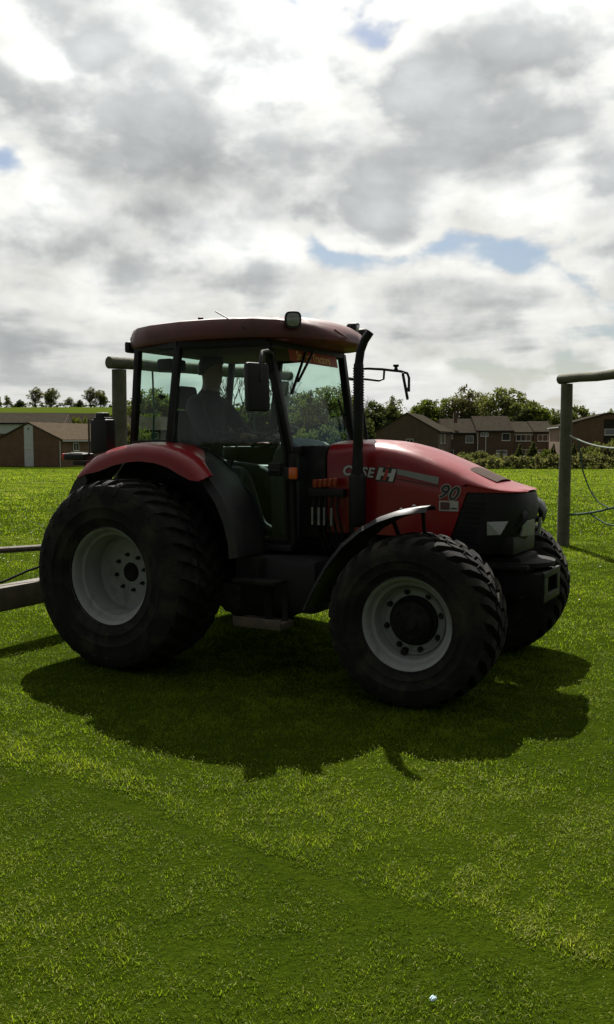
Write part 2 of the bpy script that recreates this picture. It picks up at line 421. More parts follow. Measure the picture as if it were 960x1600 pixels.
tag(grid_mesh('field', xs, ys, ground_z, 'field_ground'), kind='structure')
def hill_z(x, y):
    t = np.clip((y - 205) / 230.0, 0, 1); t = t * t * (3 - 2 * t)
    top = 17.0 - 7.0 * np.clip((x + 30) / 90, 0, 1) - 5 * np.clip((x - 60) / 120, 0, 1)
    return -3.0 + (top + 3.0) * t + (vnoise(x, y, 60, 4) - .5) * 1.2 * t
tag(grid_mesh('hill', np.linspace(-700, 500, 60), np.linspace(195, 900, 50), hill_z, 'hill_ground'), kind='structure')

# ------------------------------------------------------------------ grass
def grass_blades():
    P = []; H = []; W = []; TI = []; SEG = []
    def zone(y0, y1, margin, dens, h0, h1, w, seg):
        ya = np.linspace(y0, y1, 40); half = .36 * ya + margin; area = float(np.mean(2 * half) * (y1 - y0))
        n = int(area * dens); y = rng.uniform(y0, y1, int(n * 2.2)); x = rng.uniform(-1, 1, len(y)) * (.36 * y1 + margin)
        ok = np.abs(x) < .36 * y + margin
        # thinner and thicker patches, so that the sward looks tufty
        cl = vnoise(x, y, .16, 11) * .5 + vnoise(x, y, .055, 12) * .5
        ok &= rng.random(len(y)) < np.clip(.15 + 1.6 * (cl - .18), .1, 1)
        x = x[ok][:n]; y = y[ok][:n]; cl = cl[ok][:n]; n = len(x)
        big = vnoise(x, y, .8, 13) * .6 + vnoise(x, y, 2.6, 14) * .4
        h = rng.uniform(h0, h1, n) * (.55 + .9 * cl) * (.7 + .6 * big)
        ti = np.clip(.10 + .40 * rng.random(n) + .52 * (big - .5) + .30 * (cl - .5) + .10, 0, .85)
        # cut swaths: bands of paler, flattened clippings running back across the field
        sw = np.abs(((x * .82 + y * .57 + 1.2 * (vnoise(x, y, 2.2, 17) - .5)) / 1.9) % 1.0 - .5)
        dry = (rng.random(n) < np.clip(.02 + .15 * (sw < .15) * vnoise(x, y, .3, 15) + .08 * vnoise(x, y, .5, 16) ** 2, 0, 1))
        ti = np.where(dry, .80 + .2 * rng.random(n) ** 2, ti); ti = np.where((sw < .16) & ~dry, np.minimum(ti + .10, .8), ti)
        # edge of the last mowing pass and a tyre print next to it, running away to the left
        dl = (x + 1.61) * .607 + (y - 4.59) * .795 + .10 * (vnoise(x, y, .9, 18) - .5)
        edge = np.exp(-(dl / .05) ** 2); h = h * (1 - .65 * edge); ti = np.where(~dry, ti - .40 * edge, ti)
        ridge = np.exp(-((dl - .22) / .12) ** 2); ti = np.where(~dry, np.minimum(ti + .34 * ridge * vnoise(x, y, .12, 19), .86), ti); h = h * (1 + .5 * ridge * vnoise(x, y, .1, 20))
        al = (x + 1.61) * .795 - (y - 4.59) * .607
        tr = np.exp(-((dl - .34) / .10) ** 2) * ((al / .16) % 1.0 < .38) * (x > .05); h = h * (1 - .6 * tr); ti = np.where(~dry, ti - .22 * tr, ti)
        # uncut clumps left standing further out on the field
        clump = (vnoise(x, y * 2.2, .42, 23) > .80) & (y > 10) & (vnoise(x, y, 4.0, 24) > .42)
        h = np.where(clump, h * 1.9, h); ti = np.where(clump & ~dry, ti * .45, ti)
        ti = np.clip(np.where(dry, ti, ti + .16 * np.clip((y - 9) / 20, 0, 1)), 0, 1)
        P.append(np.stack([x, y], -1)); H.append(np.where(dry, h * .65, h)); W.append(np.full(n, w) * rng.uniform(.7, 1.3, n)); TI.append((ti, dry)); SEG.append(np.full(n, seg))
    zone(1.7, 4.2, 1.6, 17000, .012, .030, .0028, 2)
    zone(4.2, 7.2, 1.8, 9200, .014, .034, .0038, 2)
    zone(7.2, 16, 2.5, 3200, .020, .042, .0075, 1)
    zone(16, 44, 3.0, 340, .032, .066, .022, 1)
    zone(44, 99, 4.0, 75, .05, .11, .055, 1)
    V = []; F = []; T = []; base = 0
    for (p, h, w, (ti, dry), sg) in zip(P, H, W, TI, SEG):
        n = len(h); seg = int(sg[0]); az = rng.uniform(0, 2 * np.pi, n)
        lean = np.where(dry, rng.uniform(1.1, 1.5, n), np.abs(rng.normal(.0, .50, n)) + .38)
        face = az + np.pi / 2 + rng.normal(0, .5, n)
        z0 = ground_z(p[:, 0], p[:, 1]) - .004
        z0 = z0 + np.where(dry, rng.uniform(.012, .030, n), 0)
        wx, wy = np.cos(face) * w / 2, np.sin(face) * w / 2
        rows = []
        for k in range(seg + 1):
            s = k / seg; bend = lean * (.55 + .6 * s)
            ox = np.sin(bend) * h * s * np.cos(az); oy = np.sin(bend) * h * s * np.sin(az); oz = np.cos(bend) * h * s
            q = np.stack([p[:, 0] + ox, p[:, 1] + oy, z0 + np.maximum(oz, 0)], -1)
            if k < seg:
                tw = 1 - .45 * s
                rows += [q + np.stack([wx * tw, wy * tw, 0 * wx], -1), q - np.stack([wx * tw, wy * tw, 0 * wx], -1)]
            else: rows.append(q)
        nv = len(rows); vv = np.stack(rows, 1).reshape(-1, 3); V.append(vv); T.append(np.repeat(ti, nv))
        b = base + np.arange(n) * nv
        for k in range(seg - 1):
            a0, a1, c0, c1 = b + 2 * k, b + 2 * k + 1, b + 2 * k + 2, b + 2 * k + 3
            F.append(np.stack([a0, a1, c1], -1)); F.append(np.stack([a0, c1, c0], -1))
        k = 2 * (seg - 1); F.append(np.stack([b + k, b + k + 1, b + k + 2], -1))
        base += n * nv
    V = np.concatenate(V); F = np.concatenate(F); T = np.concatenate(T)
    me = bpy.data.meshes.new('grass'); me.vertices.add(len(V)); me.vertices.foreach_set('co', V.astype(np.float32).ravel())
    me.loops.add(len(F) * 3); me.loops.foreach_set('vertex_index', F.astype(np.int32).ravel())
    me.polygons.add(len(F)); me.polygons.foreach_set('loop_start', np.arange(0, len(F) * 3, 3, dtype=np.int32))
    me.update(calc_edges=True)
    at = me.attributes.new('tint', 'FLOAT', 'POINT'); at.data.foreach_set('value', T.astype(np.float32))
    me.materials.append(MATS['grass_blade'])
    o = link('grass', me); tag(o, 'short mown green grass with pale dry clippings', 'grass', kind='stuff')
    print('grass triangles', len(F))
grass_blades()
def daisies():
    b = MB()
    for cx, cy, n, sx, sy in ((-5.6, 16.5, 60, 2.2, 2.5), (-4.2, 13.5, 40, 1.5, 1.5), (4.6, 11.5, 24, .9, 1.6), (5.5, 14, 26, 1.5, 2), (-3.0, 21, 40, 4, 3), (4.9, 9.2, 14, .8, 1)):
        for _ in range(n):
            x, y = random.gauss(cx, sx), random.gauss(cy, sy); z = float(ground_z(x, y)) + random.uniform(.035, .055); r = random.uniform(.008, .013)
            b.add([(x + r * math.cos(q * math.pi / 3), y + r * math.sin(q * math.pi / 3), z) for q in range(6)] + [(x, y, z - .008)],
                  [(0, 1, 2, 3, 4, 5)] + [(q, 6, (q + 1) % 6) for q in range(6)])
    tag(b.build('daisies', 'daisy_white', smooth=None), 'tiny white daisies scattered in the grass', 'flowers', kind='stuff')
daisies()

# ------------------------------------------------------------------ tractor (local axes: x forwards, y to its left, z up, origin under the rear axle)
TR = empty('tractor', (-.869, 7.685, 0), R(-29))
tag(TR, 'red farm tractor with black cab and wide flotation tyres standing on the grass', 'tractor')
WB = 2.306

def tyre_mb(Rr, W, rim, nl, lug_h, lug_w, sweep):
    b = MB()
    half = [(rim + .004, .395), (rim + .010, .43), (rim + .20 * (Rr - rim), .470), (rim + .22 * (Rr - rim), .482), (rim + .25 * (Rr - rim), .476), (rim + .42 * (Rr - rim), .495), (rim + .44 * (Rr - rim), .504), (rim + .47 * (Rr - rim), .499), (rim + .60 * (Rr - rim), .5), (Rr - .085, .487), (Rr - .05, .465), (Rr - lug_h - .012, .41), (Rr - lug_h - .003, .25), (Rr - lug_h, .0)]
    prof = [(r, h * W) for r, h in half] + [(r, -h * W) for r, h in half[-2::-1]] + [(rim + .015, -.33 * W), (rim + .015, .33 * W)]
    b.lathe(prof, n=96, closed=True)
    tops = [(0.015, 0.0), (.15, .001), (.20, .002), (.38, .012), (.455, .036), (.487, .078), (.490, .112)]
    def top_r(u):
        for (u0, d0), (u1, d1) in zip(tops, tops[1:]):
            if u <= u1: return Rr - (d0 + (d1 - d0) * (u - u0) / (u1 - u0))
        return Rr - tops[-1][1]
    for sd in (1, -1):
        for i in range(nl):
            th0 = 2 * math.pi * (i + (.5 if sd < 0 else 0)) / nl
            for us, wk in (([.012, .07, .135], .9), ([.185, .28, .37, .43, .463, .488, .497], 1.0)):
                rings = []
                for q, u in enumerate(us):
                    rt = top_r(u); th = th0 + sweep * (u / .48) ** .85
                    side = max(0, (u - .44) / .06)
                    hw = lug_w * wk * (1 + .12 * math.sin(3 * q)) / Rr / 2 * (1 - .12 * side)
                    low = rt - lug_h * 1.25 * (1 - .6 * side); inn = u - (.02 if side else 0)
                    ring = []
                    for rr_, a, uu in ((low, th - hw * 1.2, inn - .015 * side), (rt - .001, th - hw * .92, u + .006 * side), (rt - .001, th + hw * .92, u + .006 * side), (low, th + hw * 1.2, inn - .015 * side)):
                        ring.append((rr_ * math.cos(a), sd * uu * W, rr_ * math.sin(a)))
                    rings.append(ring)
                b.loft(rings)
    return b

def ring_of(n, rad, phase=0.0):
    return [(rad * math.cos(2 * math.pi * k / n + phase), rad * math.sin(2 * math.pi * k / n + phase)) for k in range(n)]

def make_wheel(kind, parent, pos, rz, right):
    """mesh built with the outer face towards -y"""
    if kind == 'rear': Rr, W, rim, depth, nl = .725, .60, .357, .27, 34
    else: Rr, W, rim, depth, nl = .566, .50, .296, .165, 28
    s = -1.0
    yo = -.43 * W
    rp = [(rim + .012, yo - .006), (rim + .016, yo + .006), (rim - .004, yo + .016), (rim - .018, yo + .03), (rim - .030, yo + .075), (rim - .052, yo + .085),
          (rim - .060, yo + .13), (rim - .072, yo + .15), (rim - .078, yo + depth - .03), (rim - .10, yo + depth - .005), (rim - .15, yo + depth), (.11, yo + depth - .004), (.0, yo + depth - .004)]
    rb = MB().lathe(rp, n=72, cap=False)
    back = [(rim + .012, -yo), (rim - .03, -yo - .03), (rim - .06, -yo - .10), (rim - .075, yo + depth + .03), (rim - .085, yo + depth + .012), (.0, yo + depth + .012)]
    bk = MB().lathe(back, n=48, cap=False)
    name = 'rear_wheel' if kind == 'rear' else 'front_wheel'
    if not right: rb = rb.flipped()
    w = rb.build(name, 'rim_silver', parent); w.location = pos; w.rotation_euler = (0, 0, rz)
    tb = tyre_mb(Rr, W, rim, nl, .032 if kind == 'rear' else .044, .060 if kind == 'rear' else .064, .20 if kind == 'rear' else .30)
    hb = MB()
    yd = yo + depth
    if kind == 'rear':
        hb.lathe([(.0, yd - .02), (.055, yd - .022), (.068, yd - .012), (.074, yd - .004), (.076, yd + .05)], n=32)
        nuts = ring_of(8, .137, .2); nr = .012
    else:
        hb.lathe([(.0, yd - .115), (.05, yd - .115), (.058, yd - .10), (.115, yd - .09), (.135, yd - .075), (.142, yd - .03), (.160, yd - .022), (.165, yd - .004), (.165, yd + .05)], n=40)
        for q, (a, c) in enumerate(ring_of(8, .10, .1)): hb.lathe([(.0, yd - .102), (.011, yd - .101), (.012, yd - .08)], (a, 0, c), n=6)
        nuts = ring_of(8, .192, .25); nr = .016
    items = [('rim_inner', bk, 'cast_iron'), ('tyre', tb, 'rubber'), ('hub', hb, 'cast_iron')]
    for a, c in nuts: items.append(('wheel_nut', MB().lathe([(.0, yd - .034), (nr * .8, yd - .034), (nr, yd - .026), (nr, yd - .012), (nr * 1.35, yd - .010), (nr * 1.35, yd + .004)], (a, 0, c), n=8), 'black_paint'))
    vb = MB().lathe([(.0, yd - .05), (.020, yd - .05), (.026, yd - .03), (.026, yd + .002)], (-.055 if kind == 'front' else .10, 0, -.205 if kind == 'front' else .17), n=12) if kind == 'front' else \
        MB().lathe([(.0, yd - .012), (.008, yd - .012), (.008, yd + .002)], (.09, 0, .19), n=8)
    items.append(('valve', vb, 'black_paint'))
    for nm, b, m_ in items:
        if not right: b = b.flipped()
        b.build(nm, m_, w)
    return w
STEER = R(2.5)
make_wheel('rear', TR, (0, -1.30 + .30, .708), 0, True)
make_wheel('rear', TR, (0, 1.30 - .30, .708), 0, False)
make_wheel('front', TR, (WB, -1.135 + .25, .550), STEER, True)
make_wheel('front', TR, (WB, 1.135 - .25, .550), STEER, False)

# running gear ------------------------------------------------------
b = MB(); b.box((.45, 0, .76), (1.5, .44, .46), bev=.04); b.box((.0, 0, .78), (.7, .56, .5), bev=.06)
for s in (1, -1):
    b.lathe([(.19, .22), (.18, .34), (.115, .42), (.105, .70), (.15, .74), (.15, .80)], (0, 0, .70), (0, s, 0), 28)
b.build('gearbox', 'cast_iron', TR)
b = MB(); b.box((1.75, 0, .84), (1.1, .42, .44), bev=.03); b.box((1.75, 0, 1.16), (.95, .40, .26), bev=.02)
b.box((1.7, 0, .58), (.8, .34, .14), bev=.05)
b.build('engine', 'cast_iron', TR)
b = MB()
b.lathe([(.09, -.66), (.075, -.5), (.07, -.15), (.13, -.1), (.13, .1), (.07, .15), (.075, .5), (.09, .66)], (WB, 0, .55), (0, 1, 0), 24)
b.box((WB, -.66, .55), (.20, .12, .26), bev=.04); b.box((WB, .66, .55), (.20, .12, .26), bev=.04)
b.tube([(WB + .16, -.62, .56), (WB + .17, .62, .56)], .022, 10); b.build('front_axle', 'cast_iron', TR)
b = MB(); b.box((2.50, 0, .76), (.62, .46, .30), bev=.03); b.box((2.62, 0, .845), (.50, .60, .035), bev=.012)
b.lathe([(.0, 0), (.30, 0), (.30, .03), (.0, .03)], (2.68, 0, .842), (0, 0, 1), 40)
b.build('front_support', 'cast_iron', TR)
b = MB()
for y in (-.235, .175): b.box((2.80, y, .725), (.34, .022, .16), bev=.004)
x0 = 2.965
b.box((x0, -.03, .795), (.022, .44, .045), bev=.004); b.box((x0, -.03, .635), (.022, .44, .055), bev=.004)
b.box((x0, -.20, .715), (.022, .10, .12), bev=.004); b.box((x0, .15, .715), (.022, .08, .12), bev=.004)
b.build('weight_bracket', 'black_paint', TR)
MB().tube([(2.84, .0, .77), (2.93, .03, .79)], .022, 12).build('tow_pin', 'steel', TR)

# bonnet ---------------------------------------------------------------
def lerp_tab(tab, x):
    for (a, p), (c, q) in zip(tab, tab[1:]):
        if x <= c: return p + (q - p) * (x - a) / (c - a)
    return tab[-1][1]
ZC = [(1.38, 1.690), (1.62, 1.700), (1.85, 1.682), (2.05, 1.635), (2.25, 1.560), (2.43, 1.484), (2.60, 1.415), (2.72, 1.382), (2.82, 1.366)]
YS = [(1.38, .385), (2.50, .352), (2.64, .340), (2.72, .315), (2.78, .250), (2.815, .13)]
def ys(x): return lerp_tab(YS, x)
rings = []
for x in (1.38, 1.40, 1.5, 1.6, 1.7, 1.8, 1.9, 2.0, 2.1, 2.2, 2.28, 2.337, 2.37, 2.40, 2.452, 2.50, 2.56, 2.62, 2.67, 2.71, 2.745, 2.78, 2.802, 2.815):
    zc = lerp_tab(ZC, x); w = ys(x)
    zb = 1.03 if x <= 2.337 else (1.03 + (x - 2.337) / .115 * .325 if x < 2.452 else 1.357)
    zb = min(zb, zc - .012); d = zc - zb; k = min(1, d / .16)
    half = [(w, zb), (w, zb + d * .5), (w, zc - .105 * k), (w - .006, zc - .075 * k), (w - .022, zc - .045 * k), (w - .050, zc - .018 * k), (w - .085, zc - .002), (w * .55, zc + .012 * k), (w * .25, zc + .022 * k), (0, zc + .024 * k)]
    half = [(max(0, y), z) for y, z in half]
    rings.append([(x, -y, z) for y, z in half] + [(x, y, z) for y, z in half[-2::-1]])
b = MB().loft(rings, closed=False)
b.add(rings[0], [tuple(range(len(rings[0])))])
bonnet = b.build('bonnet', 'red_paint', TR, 30)
# dark mesh panel let into the bonnet top
b = MB(); gr = []
for x in (2.40, 2.46, 2.52, 2.57, 2.61):
    zc = lerp_tab(ZC, x); gr.append([(x, yy, zc + .024 - .45 * yy * yy + .002) for yy in (-.17, -.09, 0, .09, .17)])
b.sheet(gr, .006); b.build('bonnet_vent', 'vent_brown', bonnet)
# black nose
rings = []
for z in (.93, 1.0, 1.06, 1.15, 1.25, 1.32, 1.352):
    xs_ = 2.337 + (z - 1.03) / .325 * .115 + .004 if z > 1.03 else 2.341 - (1.03 - z) * .3
    pull = -.03 * max(0, (1.352 - z) / .3) ** 2 + .028 * math.sin(max(0, min(1, (1.352 - z) / .3)) * math.pi)
    if z < 1.03: pull -= (1.03 - z) * .5
    side = [(xs_, .346), (2.52, .343), (2.60, .338), (2.66, .328), (2.71, .305), (2.75, .268), (2.785, .21), (2.808, .13), (2.82, .0)]
    side = [(x + (pull if x > 2.55 else 0), y) for x, y in side]
    rings.append([(x, -y, z) for x, y in side] + [(x, y, z) for x, y in side[-2::-1]])
nose = MB().loft(rings, closed=True).build('nose_panel', 'black_plastic', TR, 40)
b = MB()
for k in range(9):
    z = 1.29 - k * .034
    for s in (-1, 1): MB().box((2.500 - (1.29 - z) * .30, s * .347, z), (.16, .006, .010)).build('grille_slat', 'black_paint', nose)
# side lamp insert: pale slanted quad on the near flank, and one on the far flank
for s in (-1, 1):
    P = [(2.600, 1.158), (2.738, 1.166), (2.690, 1.072), (2.602, 1.066)]
    b = MB().poly([(x, s * (.350 - max(0, x - 2.64) * .40), z) for x, z in P], (0, s * .006, 0)); b.build('side_lamp', 'lens', nose)
    # headlamp wraps the front corner
    gr = []
    for q in range(7):
        a = .35 + .65 * q / 6; x = 2.735 + .095 * math.sin(a * math.pi / 2); y = .285 - .235 * a
        gr.append([(x + .012, s * y, 1.055), (x + .022, s * y, 1.11), (x + .018, s * y, 1.155 + .012 * a)])
    MB().sheet(gr, .015).build('headlamp', 'lens', nose)
b = MB()
gr = []
for q in range(8):
    a = q / 7; z = 1.12 + .13 * a; x = 2.775 + .05 * math.sin(a * math.pi); gr.append([(x - .02, -.245 + .06 * a, z), (x + .012, -.225 + .07 * a, z)])
b.sheet(gr, .012); b.flipped().build('grille_trim', 'black_plastic', nose); b.build('grille_trim', 'black_plastic', nose)
MB().box((2.62, 0, .99), (.30, .56, .14), bev=.03).build('radiator_guard', 'black_paint', TR)
# cowl between bonnet and cab
b = MB(); b.box((1.255, 0, 1.33), (.235, .80, .70), bev=.03); b.box((1.30, 0, .98), (.34, .62, .16), bev=.03); b.build('cowl', 'black_paint', TR)

# lettering on both flanks of the bonnet
def flank(s, x, z, me, name, off=.003, roll=0.0):
    """lay a flat mesh drawn in its xy plane on the bonnet side s, reading left to right"""
    o = link(name, me, bonnet); slope = math.atan((.385 - .352) / (2.50 - 1.38))
    ex = Vector((math.cos(slope), -s * math.sin(slope), 0)) if s < 0 else Vector((-math.cos(slope), s * math.sin(slope), 0))
    if s < 0: ex = Vector((math.cos(slope), math.sin(slope), 0))
    ez = Vector((0, 0, 1)); n = ex.cross(ez)
    M = Matrix((ex, ez, n)).transposed().to_4x4(); M.translation = Vector((x, s * (ys(x) + off), z)); o.matrix_local = M @ Matrix.Rotation(roll, 4, 'Z')
    return o
def flat_mesh(name, polys, m_, th=.002):
    b_ = MB()
    for P in polys: b_.poly([(x, y, 0) for x, y in P], (0, 0, th))
    return b_.mesh(name, m_, None)
tilt = -.045
def rot2(P, a=-.10): return [(x * math.cos(a) - y * math.sin(a), x * math.sin(a) + y * math.cos(a)) for x, y in P]
case_d = text_mesh('lettering_outline', 'CASE', .100, 'decal_black', .0012, .0070, .18, 1.10)
case_w = text_mesh('lettering', 'CASE', .100, 'decal_white', .0012, .0028, .18, 1.10)
n90_w = text_mesh('lettering_outline', '90', .140, 'sticker_white', .0012, .0070, .30, 1.04)
n90_b = text_mesh('lettering', '90', .140, 'decal_black', .0012, .0022, .30, 1.04)
def sk(P, k=.22): return [(x + k * y, y) for x, y in P]
H_ = .082
ih_back = flat_mesh('emblem_outline', [rot2(sk([(-.075, -.054), (.075, -.054), (.075, .054), (-.075, .054)]))], 'decal_black')
ih_white = flat_mesh('emblem', [rot2(sk(P)) for P in ([(-.066, -.045), (-.034, -.045), (-.034, .045), (-.066, .045)], [(.034, -.045), (.066, -.045), (.066, .045), (.034, .045)],
                                                  [(-.034, -.012), (-.014, -.012), (-.014, .012), (-.034, .012)], [(.014, -.012), (.034, -.012), (.034, .012), (.014, .012)])], 'decal_white')
ih_red = flat_mesh('emblem_bar', [rot2(sk(P)) for P in ([(-.012, -.045), (.012, -.045), (.012, .040), (-.012, .040)], [(-.011, .052), (.011, .052), (.011, .072), (-.011, .072)])], 'decal_red')
stripe = flat_mesh('stripe', [[(-.150, .042), (-.146, .002), (.160, -.062), (.166, -.012)]], 'decal_silver')
stripe2 = flat_mesh('stripe', [[(-.16, -.026), (-.16, -.032), (.168, -.080), (.168, -.073)]], 'decal_black')
st_w = flat_mesh('sticker', [[(-.07, -.036), (.07, -.036), (.07, .036), (-.07, .036)]], 'sticker_white')
st_r = flat_mesh('sticker_print', [[(-.060, -.026), (.008, -.026), (.008, .026), (-.060, .026)], ], 'sticker_red')
st_k = flat_mesh('sticker_print', [[(.018, -.020), (.060, -.020), (.060, -.012), (.018, -.012)]], 'decal_black')
for s in (-1, 1):
    d = 1 if s < 0 else -1
    xs0 = 1.630 if s < 0 else 1.83
    flank(s, xs0, 1.485, case_d, 'lettering_outline', .003, -.07 * d); flank(s, xs0, 1.485, case_w, 'lettering', .005, -.07 * d)
    xi = 1.853 if s < 0 else 1.62
    for me, nm, of in ((ih_back, 'emblem_outline', .003), (ih_white, 'emblem', .0055), (ih_red, 'emblem_bar', .0055)): flank(s, xi, 1.470, me, nm, of)
    if s < 0:
        flank(s, 2.085, 1.470, stripe, 'stripe'); flank(s, 2.085, 1.470, stripe2, 'stripe')
    for me, nm, of in ((n90_w, 'lettering_outline', .003), (n90_b, 'lettering', .005)): flank(s, 2.315, 1.350, me, nm, of, -.16 * d)
    if s < 0:
        for me, nm, of in ((st_w, 'sticker', .003), (st_r, 'sticker_print', .0055), (st_k, 'sticker_print', .0055)): flank(s, 2.325, 1.258, me, nm, of)

# engine side clutter seen behind the front wheel
b = MB()
for k in range(5): b.lathe([(.0, 0), (.017, 0), (.021, .01), (.021, .055), (.015, .06), (.0, .06)], (1.315 + k * .042, -.455, 1.365 + .004 * k), (0, 0, 1), 12)
b.build('valve_caps', 'filter_red', TR)
b = MB(); b.box((1.41, -.44, 1.33), (.30, .07, .06), bev=.01)
for k in range(5): b.tube([(1.30 + k * .05, -.445, 1.30), (1.30 + k * .05, -.46, 1.20), (1.33 + k * .05, -.42, 1.02), (1.36 + k * .05, -.36, .86)], .010, 8)
b.build('hydraulic_valves', 'black_paint', TR)
b = MB()
for k, x in enumerate((1.30, 1.355, 1.40, 1.46)): b.tube([(x, -.47, 1.09), (x, -.47, 1.22)], .010 + .003 * (k % 2), 10)
b.build('pipe_unions', 'steel', TR)
b = MB(); b.lathe([(.0, 0), (.05, 0), (.055, .02), (.055, .20), (.04, .22), (.0, .22)], (1.58, -.33, .98), (0, 0, 1), 20); b.lathe([(.0, 0), (.045, 0), (.045, .16), (.0, .17)], (1.72, -.32, .95), (0, 0, 1), 18)
b.build('oil_filter', 'black_paint', TR)
# exhaust
b = MB(); b.tube([(1.66, -.44, 1.10), (1.675, -.485, 1.30), (1.685, -.50, 1.50), (1.688, -.50, 1.80), (1.690, -.50, 2.15), (1.693, -.50, 2.27), (1.705, -.50, 2.35), (1.735, -.50, 2.42), (1.778, -.50, 2.475)],
                 [.05, .05, .040, .033, .031, .031, .031, .031, .030], 18, cap=False)
b.tube([(1.778, -.50, 2.475), (1.735, -.50, 2.42), (1.705, -.50, 2.35), (1.693, -.50, 2.27)], .027, 16, cap=False)
pipe = b.build('exhaust_pipe', 'black_paint', TR)
b = MB(); b.lathe([(.033, 1.66), (.036, 1.67), (.036, 2.25), (.033, 2.26)], (1.690, -.50, 0), (0, 0, 1), 20)
for k in range(17):
    for a in range(8): b.box((1.690 + .036 * math.cos(a * math.pi / 4), -.50 + .036 * math.sin(a * math.pi / 4), 1.92 + k * .019), (.010, .010, .008))
b.build('heat_shield', 'black_paint', pipe)
b = MB(); b.lathe([(.0, 0), (.055, .01), (.062, .05), (.062, .34), (.05, .38), (.036, .40)], (1.672, -.475, 1.10), (0.02, -.03, 1), 24); b.build('silencer', 'black_paint', pipe)

# cab ---------------------------------------------------------------
def yc(x): return .755 - .22 * (x - .25) if x > .25 else .755 + .2 * (x - .25)
AT, AM, AB = (.995, -.605, 2.44), (1.150, -.535, 1.62), (1.170, -.535, .93)
BT, BM_ = (.295, -.750, 2.44), (.200, -.750, 1.69)
CT, CM = (-.165, -.665, 2.44), (-.235, -.655, 1.68)
def pillars(name, pts, w, h):
    b_ = MB()
    for p, q in zip(pts, pts[1:]): b_.bar(p, q, w, h, (0, -1, 0), .008)
    for s in (1, -1):
        (b_ if s > 0 else b_.flipped()).build(name, 'black_paint', TR)
pillars('front_pillar', [AT, AM, AB], .060, .055)
pillars('centre_pillar', [BT, BM_, (.40, -.735, 1.60), (.66, -.70, 1.42), (.86, -.66, 1.14), (.90, -.65, .94)], .058, .045)
pillars('rear_pillar', [CT, CM], .050, .05)
b = MB(); b.bar(CM, BM_, .05, .06); b.build('side_rail', 'black_paint', TR); b.flipped().build('side_rail', 'black_paint', TR)
b = MB(); b.bar((AM[0], -.53, AM[2] + .02), (AM[0], .53, AM[2] + .02), .06, .06); b.build('windscreen_rail', 'black_paint', TR)
b = MB(); b.bar((CM[0], -.65, CM[2]), (CM[0], .65, CM[2]), .06, .07); b.build('rear_window_rail', 'black_paint', TR)
b = MB(); b.bar(CT, BT, .05, .05); b.bar(BT, AT, .05, .05); b.mirror()
b.bar((CT[0], -.66, CT[2]), (CT[0], .66, CT[2]), .05, .05);
b.bar((AT[0], -.6, AT[2]), (AT[0], .6, AT[2]), .06, .06)
b.build('roof_frame', 'black_paint', TR)
b = MB(); b.box((.55, 0, .915), (1.26, 1.16, .05), bev=.01); b.box((-.1, 0, 1.30), (.12, 1.10, .72), bev=.02); b.box((1.03, 0, .955), (.32, 1.05, .05))
for s in (-1, 1): b.box((.14, s * .585, 1.30), (.62, .035, .72), bev=.01); b.box((.24, s * .50, 1.22), (.60, .18, .56), bev=.05)
b.build('cab_floor', 'black_plastic', TR)
MB().box((.42, 0, 2.425), (1.10, 1.18, .03), bev=.01).build('headlining', 'trim_grey', TR)
# roof
rings = []
for x, w, zb, ze, zt in ((-.292, .54, 2.50, 2.545, 2.560), (-.285, .60, 2.462, 2.575, 2.600), (-.255, .65, 2.436, 2.600, 2.632), (-.16, .71, 2.430, 2.612, 2.652), (.0, .75, 2.438, 2.620, 2.664), (.3, .785, 2.450, 2.624, 2.674),
                         (.6, .765, 2.455, 2.625, 2.678), (.9, .715, 2.456, 2.618, 2.674), (1.08, .650, 2.452, 2.606, 2.662), (1.20, .560, 2.450, 2.590, 2.642), (1.29, .45, 2.447, 2.568, 2.612), (1.36, .33, 2.445, 2.535, 2.570), (1.395, .22, 2.447, 2.50, 2.525), (1.405, .13, 2.455, 2.48, 2.49)):
    h = [(w - .05, zb), (w - .008, zb + .012), (w, zb + .04), (w - .010, zb + (ze - zb) * .70), (w - .032, zb + (ze - zb) * .92), (w - .085, ze), (w * .7, ze + (zt - ze) * .42), (w * .35, ze + (zt - ze) * .88), (0, zt)]
    rings.append([(x, -y, z) for y, z in h] + [(x, y, z) for y, z in h[-2::-1]])
roof = MB().loft(rings).build('roof', 'roof_red', TR, 40)
MB().tube([(.875, -.715, 2.53), (.74, -.705, 2.60), (.595, -.69, 2.675)], [.006, .005, .005], 8).build('aerial', 'black_paint', roof)
MB().lathe([(.0, 0), (.022, 0), (.022, .02), (.0, .026)], (.25, -.4, 2.665), (0, 0, 1), 12).build('roof_plug', 'black_paint', roof)
def work_lamp(pos, rz, tiltx=0.0, sc=1.0):
    def sq(x, r, k=.62):
        return [(x, r * math.copysign(abs(math.cos(q * math.pi / 12)) ** k, math.cos(q * math.pi / 12)), r * math.copysign(abs(math.sin(q * math.pi / 12)) ** k, math.sin(q * math.pi / 12))) for q in range(24)]
    e = MB().loft([sq(-.075 * sc, .030 * sc), sq(-.06 * sc, .045 * sc), sq(-.015 * sc, .058 * sc), sq(.02 * sc, .062 * sc), sq(.028 * sc, .060 * sc), sq(.024 * sc, .052 * sc)])
    e.tube([(-.03, 0, -.05 * sc), (-.03, 0, -.11 * sc)], .014, 8)
    o = e.build('work_lamp', 'black_plastic', TR); o.location = pos; o.rotation_euler = (0, tiltx, rz)
    MB().loft([sq(.020 * sc, .051 * sc), sq(.028 * sc, .046 * sc), sq(.033 * sc, .030 * sc), sq(.034 * sc, .005 * sc)]).build('lamp_lens', 'lens', o)
    return o
work_lamp((1.195, -.58, 2.588), R(-50), R(4)); work_lamp((1.195, .58, 2.588), R(50), R(4))
work_lamp((1.265, .30, 2.61), R(10), R(12), .85)
